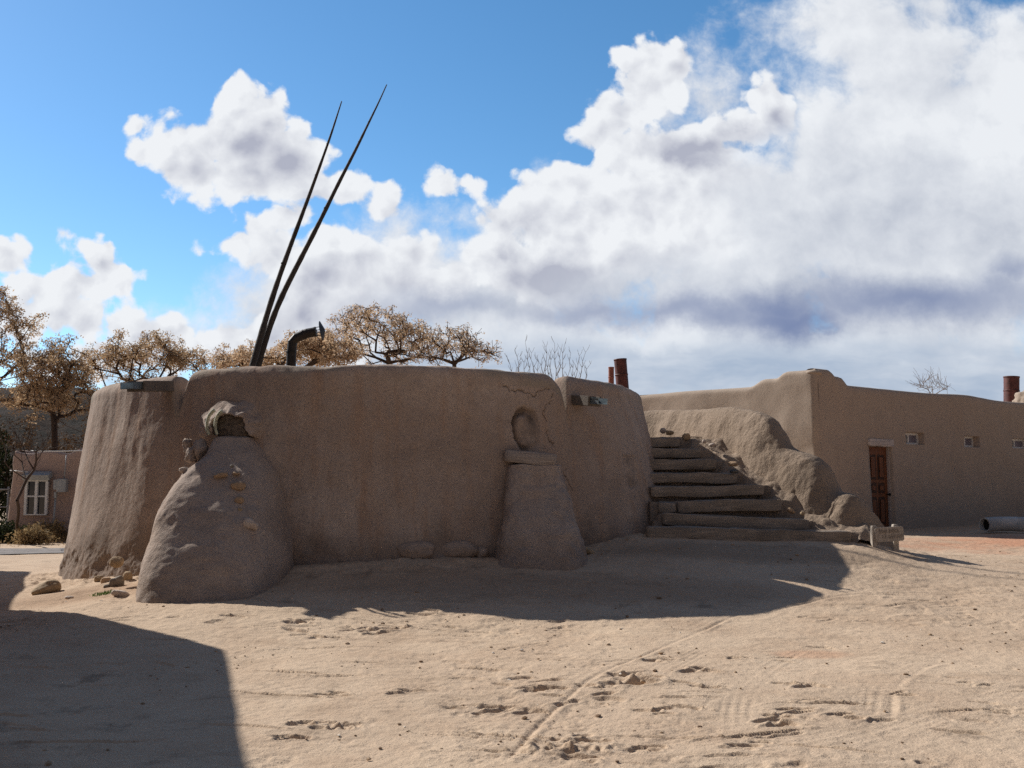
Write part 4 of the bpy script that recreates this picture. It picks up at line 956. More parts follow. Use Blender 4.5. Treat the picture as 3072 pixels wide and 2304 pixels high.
# stones: (px, py, D or None for ground, rx, ry, rz, rot, mat, label, tilt)
STN = [
 (46, 586.5, None, .165, .12, .10, .5, 'st_tan', 'rounded tan boulder lying alone on the ground left of the kiva', -.3),
 (416, 551, 12.62, .235, .13, .12, .05, 'st_mud', 'long rounded boulder set under the wall foot, left of its pair', 0),
 (456, 550, 12.79, .255, .12, .11, .05, 'st_mud', 'long rounded boulder set under the wall foot, right of its pair', 0),
 (482, 553, 12.85, .085, .08, .075, .0, 'st_mud', 'small round stone between the wall-foot boulders and the board-topped buttress', 0),
 (587, 550, None, .11, .07, .05, -.4, 'st_tan', 'small tan stone on the ground just right of the board-topped buttress', .3),
 (100, 568, None, .05, .05, .055, .2, 'st_or', 'topmost reddish cobble of the heap at the kiva foot', 0),
 (117, 562, 12.2, .08, .07, .06, .2, 'st_tan', 'flat cobble pressed in mud above the heap at the kiva foot', 0),
 (110, 571, None, .075, .06, .06, .4, 'st_or', 'smooth tan cobble in the middle of the heap', 0),
 (121, 568, None, .07, .06, .06, -.3, 'st_tan', 'round cobble on the right of the heap, under the flat one', 0),
 (99, 578, None, .06, .055, .05, .3, 'st_tan', 'leftmost cobble of the heap at the kiva foot', 0),
 (106, 580, None, .07, .055, .055, -.2, 'st_or', 'tan cobble low in the heap, second from its left end', 0),
 (117, 581, None, .085, .065, .08, .9, 'st_gr', 'grey striped cobble at the bottom centre of the heap', 0),
 (127.5, 576, None, .06, .07, .075, .3, 'st_tan', 'cobble leaning on the left edge of the broad buttress', 0),
 (107, 586, None, .04, .035, .03, 0, 'st_gr', 'tiny grey pebble just below the heap', 0),
 (121, 593, None, .11, .07, .04, .5, 'st_wh', 'pale flat stone on the ground between the heap and the buttress', .3),
 (69, 597, None, .05, .035, .02, .5, 'st_wh', 'small pale flat stone half buried below the lone boulder', 0),
 (221, 475, 11.92, .085, .05, .03, 0, 'st_or', 'flat ochre stone bedded in the broad buttress, topmost left', -.15),
 (236, 473.5, 11.95, .05, .04, .02, 0, 'st_or', 'small reddish flat stone bedded in the broad buttress, topmost right', .1),
 (232, 466, 12.0, .022, .02, .018, 0, 'st_gr', 'tiny round stone highest on the broad buttress face', 0),
 (238, 486, 11.84, .085, .05, .052, 0, 'st_or', 'large round ochre stone set in the broad buttress face', 0),
 (239.5, 500, 11.72, .052, .04, .042, 0, 'st_or', 'orange stone under the large ochre one in the buttress face', 0),
 (240, 510.5, 11.66, .03, .03, .035, 0, 'st_tan', 'small tan stone just above the white one in the buttress face', 0),
 (250.5, 524, 11.55, .095, .05, .055, 0, 'st_wh', 'white oval stone low in the broad buttress face', .45),
 (184, 470, 12.2, .06, .05, .035, 0, 'st_wh', 'pale rounded stone on the left shoulder of the broad buttress', -.1),
 (663, 430.8, 17.1, .05, .05, .05, 0, 'st_wh', 'white stone at the stair head, leftmost along the mud parapet', 0),
 (670, 432.8, 16.95, .07, .06, .04, 0, 'st_tan', 'flat tan stone at the stair head beside the white one', 0),
 (686, 437, 16.62, .065, .06, .06, 0, 'st_tan', 'round tan stone standing at the end of the top step', 0),
 (704, 441.5, 16.3, .03, .03, .035, 0, 'st_wh', 'tiny upright pale stone in the mud parapet above the second step', 0),
 (712, 445, 16.1, .055, .05, .03, 0, 'st_wh', 'smooth pale oval stone bedded in the mud parapet', -.1),
 (734, 471.2, 15.42, .07, .05, .03, .2, 'st_blue', 'dark blue-grey stone on the tread end half way up the stairs', 0),
 (733, 464, 15.5, .08, .06, .04, 0, 'st_or', 'flat reddish stone just above the blue-grey one on the stairs', 0),
 (791, 511, 14.62, .06, .05, .03, .5, 'st_or', 'reddish broken stone at the right end of the third step from the bottom', .6),
 (802.5, 513.5, 14.55, .03, .03, .03, .5, 'st_tan', 'tiny tan stone near the right end of the second step from the bottom', .3)]
for i, (px, py, D, rx, ry, rz, rot, mt, lb, tl) in enumerate(STN):
    if D is None: g = gpt(px, py+rz/12*1000*.75); loc = (g[0], g[1], g[2]+rz*.45)
    else: loc = tuple(W(px, py, D))
    rock('boulder' if rx > .15 else ('cobble' if rx > .045 else 'pebble'), loc, (rx, ry, rz), rot, M[mt], lb, 'boulder' if rx > .15 else 'stone', 'stones set in and around the kiva', i+3, tl)
# loose gravel
mb = MB(); rs = np.random.RandomState(9); V0, F0 = ICO1
VV, FF, GP = [], [], []; cnt = 0
for _ in range(2600):
    D = rs.uniform(4.8, 17); x = D*rs.uniform(-.56, .6)
    if fbm(np.array([x*.8]), np.array([D*.8]), None, 2, 77)[0] < rs.uniform(-.6, .5): continue
    r_ = rs.lognormal(-4.9, .45); 
    if r_ > .035: r_ = .02
    v = V0*np.array([rs.uniform(.8, 1.5), rs.uniform(.8, 1.3), rs.uniform(.5, .8)])*r_*(1+rs.uniform(-.25, .25, (len(V0), 1)))
    VV.append(v+np.array([x, D, r_*.25])); GP.append((x, D, len(v))); FF.append(F0+cnt*len(V0)); cnt += 1
m, t, b = newmat('loose_gravel_bits', .9, .2); rr_ = t.new('ShaderNodeNewGeometry').outputs['Random Per Island']
c = t.mix(t.rng(rr_, 0, .8), lin(120, 98, 80), lin(170, 145, 118)); c = t.mix(t.rng(rr_, .93, .95), c, lin(225, 215, 200)); t.put(b.inputs['Base Color'], c)
GP = np.array(GP); VV = np.concatenate(VV); VV[:, 2] += np.repeat(gbase(GP[:, 0], GP[:, 1]), GP[:, 2].astype(int))
tag(obj('gravel', VV, np.concatenate(FF), m, None, False, origin=(0, 0, 0)), 'loose pebbles and clods scattered over the packed earth', 'gravel', kind='stuff')

# ------------------------------------------------------------------ vegetation
def leaves_mesh(cents, n, spread, size, rs, flat=.6, hang=0.0):
    """small two-triangle leaves around clump centres"""
    C_ = np.repeat(np.array(cents), n, 0); N_ = len(C_)
    off = rs.normal(0, 1, (N_, 3)); off /= (np.linalg.norm(off, axis=1)[:, None]+1e-6); off *= (rs.rand(N_, 1)**.5)*spread; off[:, 2] *= flat; off[:, 2] -= hang*rs.rand(N_)*spread
    C_ = C_+off
    a = rs.normal(0, 1, (N_, 3)); a /= np.linalg.norm(a, axis=1)[:, None]; b_ = np.cross(a, rs.normal(0, 1, (N_, 3))); b_ /= np.linalg.norm(b_, axis=1)[:, None]
    s_ = size*rs.uniform(.6, 1.5, (N_, 1)); a = a*s_; b_ = b_*s_*.45
    V = np.stack([C_-a*.5, C_+b_*.5, C_+a*.5, C_-b_*.5], 1).reshape(-1, 3); F = np.arange(N_*4).reshape(-1, 4)
    return V, F
def tree_skeleton(base, fork, targets, rs, droop=0.0, seglen=.45, up=.25):
    base = np.array(base, float); fork = np.array(fork, float); nodes = []; par = []
    k = 6
    for i in range(k+1):
        p = base+(fork-base)*i/k+np.append(rs.normal(0, .03, 2), 0)*(i > 0); nodes.append(p); par.append(i-1)
    order = np.argsort([np.linalg.norm(t_-fork) for t_ in targets])
    tips = []
    for oi in order:
        t_ = targets[oi]; N = np.array(nodes); v = t_-N; d = np.linalg.norm(v, axis=1)
        hd = np.linalg.norm(N-fork, axis=1); pen = d+.55*hd*0+np.where(np.arange(len(N)) < k, 3.0, 0)+1.2*np.clip(-(v[:, 2])/(d+.01)+.2, 0, 1)*d+.25*np.array(hd)
        j = int(np.argmin(pen)); L = d[j]; m_ = max(2, int(L/seglen)); p0 = nodes[j]; last = j
        ctrl = p0+(t_-p0)*.5+np.array([rs.normal(0, .10)*L, rs.normal(0, .10)*L, up*L*.5*rs.uniform(-.2, 1)])
        for q in range(1, m_+1):
            f = q/m_; p = (1-f)**2*p0+2*f*(1-f)*ctrl+f*f*t_; p = p+rs.normal(0, .035, 3)*(f < 1)
            nodes.append(p); par.append(last); last = len(nodes)-1
        tips.append(last)
    cnt = np.zeros(len(nodes)); 
    for t_ in tips:
        j = t_
        while j >= 0: cnt[j] += 1; j = par[j]
    return np.array(nodes), par, np.maximum(cnt, 1), tips
def skel_mesh(nodes, par, cnt, r0, pw, rmax=9, n=5):
    rad = np.minimum(r0*cnt**pw, rmax); VV, FF = [], []; o = 0
    ang = np.arange(n)*2*math.pi/n
    for i, p in enumerate(par):
        if p < 0: continue
        a, b_ = nodes[p], nodes[i]; d = b_-a; L = np.linalg.norm(d)
        if L < 1e-4: continue
        d = d/L; u = np.cross(d, [0, 0, 1.0] if abs(d[2]) < .9 else [1.0, 0, 0]); u /= np.linalg.norm(u); w = np.cross(d, u)
        ra = min(rad[p], rad[i]*1.5); ring = np.cos(ang)[:, None]*u+np.sin(ang)[:, None]*w
        VV += [a-d*ra*.2+ring*ra, b_+ring*rad[i]]; FF.append(np.array([[o+k, o+(k+1) % n, o+n+(k+1) % n, o+n+k] for k in range(n)])); o += 2*n
    return np.concatenate(VV), np.concatenate(FF)
def crown_targets(c, r, n, rs, shell=.55, zmin=-.35, lump=.28, seed=0):
    out = []
    while len(out) < n:
        v = rs.normal(0, 1, 3); v /= np.linalg.norm(v)
        if v[2] < zmin: continue
        f = shell+(1-shell)*rs.rand()**.6; L = 1+lump*float(mn.noise(Vector(v*1.8)+Vector((seed*3.1, 0, seed))))*1.6
        out.append(np.array(c)+v*np.array(r)*f*L)
    return out
def tree(label, base, fork, crowns, leafm, barkm, seed, leaf_n=26, spread=.30, size=.15, r0=.0105, pw=.45, twigs=0, name='tree', hang=.3, cat='tree', group=None, dens=1.0):
    rs = np.random.RandomState(seed); root = empty(name, tuple(base), label, cat, group); tg = []
    for (c, r, n) in crowns: tg += crown_targets(c, r, int(n*1.5), rs, .45, -.45, .3, seed)
    nodes, par, cnt, tips = tree_skeleton(base, fork, tg, rs)
    # twiglets at tips
    nodes = list(nodes); par = list(par); cnt = list(cnt); lt = []
    for t_ in tips:
        p = nodes[t_]; d0 = p-nodes[par[t_]]; d0 /= np.linalg.norm(d0)+1e-6
        for q in range(3):
            v = d0+rs.normal(0, .6, 3); v /= np.linalg.norm(v); e = p+v*rs.uniform(.15, .38); nodes.append(e); par.append(t_); cnt.append(.5); lt.append(e)
    V, F = skel_mesh(np.array(nodes), par, np.array(cnt), r0, pw); obj('trunk', V, F, barkm, root, True)
    leaf_n = int(leaf_n*.52); spread *= .95; size *= .9
    if leafm is not None:
        cl = [p for p in lt if rs.rand() < dens]+[nodes[t_] for t_ in tips]
        V, F = leaves_mesh(cl, leaf_n, spread, size, rs, .6, hang); obj('crown', V, F, leafm, root, False)
    return root
TG = 'trees beyond the adobe houses'
def base_at(px, D): x = W(px, 500, D)[0]; return np.array([x, D, gz(x, D)-.1])
def ctr(px, py, D): return W(px, py, D)
s_ = lambda px, D: px/1000*D
D = 42; tree('large tan-leaved tree cut by the left edge of the photo, tallest of the row', base_at(-12, D), ctr(-10, 430, D), [(ctr(-12, 345, D), (s_(44, D), 2.2, s_(56, D)), 60), (ctr(12, 392, D), (s_(34, D), 2.0, s_(34, D)), 42), (ctr(8, 322, D), (s_(24, D), 1.6, s_(22, D)), 16), (ctr(-20, 300, D), (s_(30, D), 1.6, s_(20, D)), 14)], M['leaf'], M['bark'], 1, 33, 0.29, 0.11, group=TG)
D = 40; tree('dense rusty-brown tree rising behind the far left house', base_at(52, D), ctr(54, 430, D), [(ctr(58, 372, D), (s_(32, D), 1.8, s_(36, D)), 70), (ctr(74, 400, D), (s_(24, D), 1.6, s_(34, D)), 46), (ctr(40, 400, D), (s_(26, D), 1.6, s_(34, D)), 40)], M['leaf'], M['bark'], 2, 33, 0.27, 0.10, group=TG)
D = 44; tree('wide umbrella-shaped tan tree just left of the kiva parapet', base_at(145, D), ctr(146, 415, D), [(ctr(150, 357, D), (s_(42, D), 2.6, s_(22, D)), 80), (ctr(112, 368, D), (s_(26, D), 1.8, s_(20, D)), 40), (ctr(184, 366, D), (s_(24, D), 1.8, s_(15, D)), 30), (ctr(146, 395, D), (s_(50, D), 2.4, s_(22, D)), 36)], M['leaf'], M['bark'], 3, 30, 0.26, 0.10, group=TG)
D = 40; tree('low golden-brown treetop behind the ladder poles and stovepipe', base_at(285, D), ctr(290, 395, D), [(ctr(252, 362, D), (s_(34, D), 2.0, s_(11, D)), 40), (ctr(305, 353, D), (s_(26, D), 2.0, s_(19, D)), 50), (ctr(335, 356, D), (s_(24, D), 2.0, s_(17, D)), 46), (ctr(230, 363, D), (s_(14, D), 1.2, s_(8, D)), 10)], M['leafp'], M['bark'], 4, 51, 0.26, 0.10, group=TG)
D = 45; tree('tallest pale tan treetop above the middle of the kiva wall', base_at(385, D), ctr(388, 385, D), [(ctr(382, 332, D), (s_(42, D), 2.4, s_(22, D)), 74), (ctr(360, 322, D), (s_(22, D), 1.6, s_(12, D)), 24), (ctr(412, 340, D), (s_(22, D), 2.0, s_(20, D)), 36), (ctr(390, 358, D), (s_(50, D), 2.4, s_(14, D)), 30)], M['leafp'], M['bark'], 5, 27, 0.26, 0.10, dens=.7, group=TG)
D = 43; tree('thin-leaved pale treetop right of the tallest one, branches showing', base_at(455, D), ctr(455, 390, D), [(ctr(455, 345, D), (s_(26, D), 1.8, s_(17, D)), 56), (ctr(478, 353, D), (s_(20, D), 1.6, s_(12, D)), 34), (ctr(440, 356, D), (s_(20, D), 1.6, s_(12, D)), 20)], M['leafp'], M['bark'], 6, 18, 0.22, 0.09, dens=.6, group=TG)
def bare(label, D, base, fork, tips, seed, r0=.009, pw=.5, barkm='barkp', name='bare_tree', fuzz=3, fl=(.25, .6)):
    rs = np.random.RandomState(seed); root = empty(name, tuple(base), label, 'tree')
    tg = [W(px, py, D+rs.uniform(-1.2, 1.2)) for px, py in tips]
    nodes, par, cnt, tp = tree_skeleton(base, fork, tg, rs, seglen=.3, up=.1); nodes = list(nodes); par = list(par); cnt = list(cnt); n0 = len(nodes)
    for i in range(8, n0):
        for q in range(fuzz):
            if rs.rand() < .5:
                d = nodes[i]-nodes[par[i]]; d /= np.linalg.norm(d)+1e-6; v = d+rs.normal(0, .45, 3); v[2] += .25; v /= np.linalg.norm(v)
                e = nodes[i]+v*rs.uniform(*fl); nodes.append(e); par.append(i); cnt.append(.4)
                e2 = e+(v+rs.normal(0, .3, 3))*rs.uniform(.1, .3); nodes.append(e2); par.append(len(nodes)-2); cnt.append(.3)
    V, F = skel_mesh(np.array(nodes), par, np.array(cnt), r0, pw, n=4); obj('branches', V, F, M[barkm], root, True)
def upright_bush(label, D, px0, px1, pyb, tips, seed):
    rs = np.random.RandomState(seed); c = base_at((px0+px1)/2, D); root = empty('bare_bush', tuple(c), label, 'bush'); nodes, par, cnt = [c], [-1], [6.0]
    for (px, py) in tips:
        b0 = W((px-560)*.62+557, pyb, D+rs.uniform(-1, 1)); e = W(px, py, D+rs.uniform(-1, 1)); last = 0; n = 9
        for i in range(n+1):
            f = i/n; p = b0+(e-b0)*f+rs.normal(0, .03, 3)+np.array([0, 0, 0]); nodes.append(p); par.append(last); cnt.append(3.2*(1-f)+.35); last = len(nodes)-1
            if i > 1:
                for q in range(2):
                    v = np.array([rs.choice([-1, 1])*rs.uniform(.25, .75), rs.uniform(-.4, .4), 1.0])*rs.uniform(.14, .42)*(1.2-f*.6); e1 = p+v*.5; e2 = p+v*np.array([.85, .85, 1.1]); nodes.append(e1); par.append(last); cnt.append(.5); nodes.append(e2); par.append(len(nodes)-2); cnt.append(.25)
    V, F = skel_mesh(np.array(nodes), par, np.array(cnt), .0075, .6, n=4); obj('branches', V, F, M['barkp'], root, True)
upright_bush('leafless bush of thin upright branches showing above the right end of the kiva wall', 34, 510, 590, 420, [(507, 357), (515, 350), (521, 356), (526, 343), (531, 352), (537, 357), (542, 360), (546, 346), (551, 354), (555, 344), (560, 350), (565, 345), (571, 354), (578, 358), (585, 352), (590, 364), (518, 362), (548, 362), (574, 362)], 21)
bare('small distant bare treetop above the right house roof', 60, base_at(932, 60), ctr(931, 396, 60), [(px, py) for px in range(917, 948, 3) for py in (379+abs(px-930)*.4, 386+abs(px-930)*.2)], 22, .010, .45, fl=(.3, .8), name='bare_tree')
bare('slender leafless tree standing in front of the far left house', 30.5, gpt(17.5, 543)-np.array([0, 0, .05]), ctr(17.5, 500, 30.5), [(12, 430), (18, 438), (24, 436), (8, 445), (30, 440), (26, 455), (5, 462), (36, 452), (43, 446), (48, 440), (2, 440), (22, 462), (14, 455), (54, 448), (34, 470)], 23, .011, .55, 'bark', fl=(.15, .4))
# dark evergreen mass and shrubs at the left edge
def shrub(label, px, py0, py1, D, w, leafm, seed, n=70, size=.14, name='shrub', spread=.3):
    c = W(px, (py0+py1)/2, D); g = gz(c[0], D); top = W(px, py0, D)[2]; zc = (g+top)/2; r = (w, w*.8, (top-g)/2)
    rs = np.random.RandomState(seed); root = empty(name, (c[0], D, g), label, 'shrub')
    tg = crown_targets((c[0], D, zc), r, n, rs, .3, -.8, .3, seed); nodes, par, cnt, tips = tree_skeleton((c[0], D, g), (c[0], D, g+.3*(top-g)), tg, rs, seglen=.3)
    V, F = skel_mesh(nodes, par, cnt, .01, .45); obj('stems', V, F, M['bark'], root, True)
    V, F = leaves_mesh([nodes[t_] for t_ in tips], 34, spread, size, rs, .9); obj('foliage', V, F, leafm, root, False)
shrub('dark green bushy evergreen at the left edge beside the far house', -6, 432, 540, 37, .95, M['leafg'], 31, 110, .15)
shrub('low dark shrub under the left edge, in front of the far house corner', 4, 525, 545, 33.5, .7, M['leafg'], 32, 50, .10)
shrub('round clump of dry brush beside the slender leafless tree', 30, 531, 545, 32.0, .55, M['straw'], 33, 60, .09)
shrub('dry brush clump under the window of the far house', 45, 524, 538, 34.2, .7, M['straw'], 34, 60, .09)
shrub('reddish-brown thicket behind the roof of the far house', 95, 412, 470, 46, 2.6, M['leafd'], 35, 120, .14, 'thicket', .4)
shrub('brown thicket behind the left corner of the far house', 14, 408, 470, 47, 2.8, M['leafd'], 36, 120, .14, 'thicket', .4)
# dry grass along the far house
rs = np.random.RandomState(4); VV = []
for _ in range(5200):
    x = rs.uniform(-19.5, -12); y = 34.9-abs(rs.normal(0, .55)); 
    if rs.rand() < .15: x, y = rs.uniform(-20, -12), rs.uniform(30, 34)
    z = gz(x, y) if _ % 40 == 0 or not VV else z; hh = rs.uniform(.08, .38)*math.exp(-(34.9-y)/1.5)+.05; l = rs.normal(0, .12, 2); w_ = .014
    VV += [(x-w_, y, z-.02), (x+w_, y, z-.02), (x+l[0], y+l[1], z+hh)]
V = np.array(VV); V[:, 2] += 0; tag(obj('dry_grass', V, np.arange(len(V)).reshape(-1, 3), M['straw'], None, False), 'dry straw-coloured grass along the foot of the far house', 'grass', kind='stuff')
p = gpt(103, 594)
rs = np.random.RandomState(6); VV = []
for _ in range(160):
    x, y = p[0]+rs.normal(0, .07), p[1]+rs.normal(0, .06); z = gz(x, y); a = rs.uniform(0, 6.3); l = rs.uniform(.01, .035)
    VV += [(x-.006, y, z-.005), (x+.006, y, z-.005), (x+l*math.cos(a), y+l*math.sin(a), z+rs.uniform(.01, .035))]
tag(obj('green_weed', np.array(VV), np.arange(len(VV)).reshape(-1, 3), M['weed'], None, False), 'tiny green weed growing below the cobble heap', 'weed', kind='stuff')

# ------------------------------------------------------------------ far left house
FD = 35.0
fx0 = W(9.5, 500, FD)[0]; fh = empty('adobe_house', (fx0, FD, -.35), 'small reddish adobe house far left with a white-framed window', 'house')
def ftop(x, y):
    u = 512+x/FD*1000; return 2.72+.05*np.sin(u*.16)+.12*sstep(66, 80, u)+.02*sstep(20, 10, u)
V, F, _ = adobe_block('w', [(fx0, FD), (fx0+13, FD+.5), (fx0+13, FD+9), (fx0, FD+9)], ftop, -.6, [.12, .6, .6, .6], M['far'], fh, 71, r=.2, amp=.06, nz=40, batter=.12, roofz=2.4)
wx0, wx1 = W(27, 500, FD)[0], W(50, 500, FD)[0]; wz0, wz1 = W(0, 515, FD)[2], W(0, 479, FD)[2]
obj('wall', V.reshape(-1, 3), F, M['far'], fh, True)
mb = MB(); mb.add([(fx0+.2, FD+.2, 2.35), (fx0+12.8, FD+.6, 2.35), (fx0+12.8, FD+8.8, 2.35), (fx0+.2, FD+8.8, 2.35)], [(0, 1, 2, 3)]); mb.build('roof', M['roof'], fh)
wu = empty('window', (wx0, FD, wz0), None, None); wu.parent = fh; wu.location = tuple(np.array([(wx0+wx1)/2, FD-.1, wz0])-worldloc(fh))
mb = MB(); w, h = wx1-wx0, wz1-wz0; yc = FD-.16; fb = .085
mb.box((wx0+fb/2, yc, (wz0+wz1)/2), (fb, .10, h)); mb.box((wx1-fb/2, yc, (wz0+wz1)/2), (fb, .10, h)); mb.box(((wx0+wx1)/2, yc, (wz0+wz1)/2), (fb*1.1, .10, h-.002))
mb.box(((wx0+wx1)/2, yc-.003, wz1-fb/2), (w, .102, fb)); mb.box(((wx0+wx1)/2, yc-.003, wz0+.02), (w, .102, .04)); mb.box(((wx0+wx1)/2, yc+.004, wz0+h*.52), (w-.01, .07, .05)); mb.build('frame', M['white'], wu)
for a, b_ in ((wx0+fb, (wx0+wx1)/2-.045), ((wx0+wx1)/2+.045, wx1-fb)):
    mb = MB(); mb.box(((a+b_)/2, yc+.045, (wz0+wz1)/2), (b_-a, .01, h-.1)); mb.build('pane', M['glass'], wu)
mb = MB(); c = np.array([(wx0+wx1)/2+.02, FD-.22, wz1+.11]); mb.box(c, (w+.14, .30, .20), (1, 0, 0), rz=(0, -.5, 1), bev=.01); o = mb.build('window_hood', M['greybox'], fh)
mx = W(66, 485, FD)[0]; mz = W(0, 485.5, FD)[2]; mb = MB(); mb.box((mx, FD-.28, mz), (.32, .22, .46), bev=.015); meter = mb.build('meter_box', M['greybox'], fh)
mb = MB(); mb.box((mx-.24, FD-.24, mz+.03), (.14, .14, .34), bev=.01); mb.box((mx-.235, FD-.25, mz-.33), (.085, .1, .22), bev=.01); mb.build('switch_box', M['greybox'], fh)
mb = MB(); mb.tube([(mx-.235, FD-.24, mz-.42), (mx-.25, FD-.25, mz-1.0), (mx-.30, FD-.30, -.5)], [.035]*3, 8); mb.tube([(mx+.02, FD-.2, mz+.22), (mx+.02, FD-.12, 2.6)], [.018]*2, 6); mb.build('conduit', M['greybox'], fh, True)
mb = MB(); mb.tube([W(px, 450.9+.9*math.sin((px-30)/14)*.5, FD-.35) for px in range(31, 96, 4)], [.022]*17, 6); mb.tube([W(10, 470.5, FD-.3), W(28, 471.8, FD-.3)], [.018]*2, 6); mb.build('roof_line', M['white'], fh, True)
# fence rail by the left edge
fn = empty('rail_fence', tuple(W(3, 525, 33)), 'low grey metal rail fence at the left edge beside the far house', 'fence')
for (y_, r_) in ((489.5, .03), (507, .022), (522, .022)):
    mb = MB(); mb.tube([W(-26, y_-.3, 36), W(9.5, y_, 36)], [r_]*2, 8); mb.build('rail', M['greybox'], fn, True)
for px in (-22, -6, 8):
    a = W(px, 488, 36.0); mb = MB(); mb.tube([(a[0], a[1]+.04, -.5), (a[0], a[1]+.04, a[2]+.05)], [.035]*2, 8); mb.build('post', M['greybox'], fn, True)

# ------------------------------------------------------------------ unseen neighbour whose shadow falls bottom left
def up(p, H): return (p[0]-SH[0]*H, p[1]-SH[1]*H)
HN = 4.0
def sh(px, py, z=.0): q = gpt(px, py); return up(q[:2], HN-q[2])
P4 = sh(229, 650); P5 = sh(255, 767); P3 = sh(15, 622); d45 = (np.array(P5)-np.array(P4)); d34 = np.array(P3)-np.array(P4)
poly = [P4, tuple(np.array(P5)+d45*.5), (P5[0]-11, P5[1]+d45[1]*.5), (-21, 24), sh(-60, 571), sh(34, 571.5), sh(26, 590), sh(13, 608), P3]
nb = empty('neighbour_house', (P4[0], P4[1], 0), 'flat-roofed adobe house just left of the view, casting the dark foreground shadow', 'house')
P_ = np.array(poly); n_ = len(P_)
V, F, _ = adobe_block('n', poly, lambda x, y: x*0+HN, -.3, [.3]*n_, M['far'], nb, 91, r=.06, amp=.01, nz=30, batter=.02, wall=.3, rnd=.05, roofz=3.6)
obj('wall', V.reshape(-1, 3), F, M['far'], nb, True)
mb = MB(); mb.add([(*p, 3.62) for p in poly], [tuple(range(n_))]); mb.build('roof', M['roof'], nb)

# ------------------------------------------------------------------ distant hills
def hills():
    az = np.linspace(-75, 75, 500); rows = np.linspace(0, 1, 26); V = np.zeros((26, 500, 3)); st = 0
    for i, t_ in enumerate(rows):
        a = np.radians(az); R_ = 260+t_*220
        ht = 27+2.6*fbm(az*.05, az*0, None, 4, 5)+5*sstep(-30, 20, az)*-1.2; prof_ = math.sin(min(1, t_*1.25)*math.pi/2)**.8 if t_ < .8 else 1.0
        z = -1+ht*prof_*(R_/260)**.6+1.4*fbm(az*.5+0*az, az*0+t_*9, None, 4, 6)*min(1, t_*4)
        V[i, :, 0] = R_*np.sin(a); V[i, :, 1] = R_*np.cos(a); V[i, :, 2] = z
    m, t, b = newmat('wooded_hillside', .95, .05); P = wpos(t)
    c = t.mix(t.rng(t.noise(P, .12, 6, .7), .4, .6), lin(62, 50, 42), lin(44, 40, 34)); t.put(b.inputs['Base Color'], c); t.put(b.inputs['Normal'], t.bump(t.noise(P, .5, 5, .7), 1, 1.5))
    tag(obj('hills', V.reshape(-1, 3), grid_faces(26, 500)[:, ::-1], m, None, True, origin=(0, 0, -1)), kind='structure')
hills()

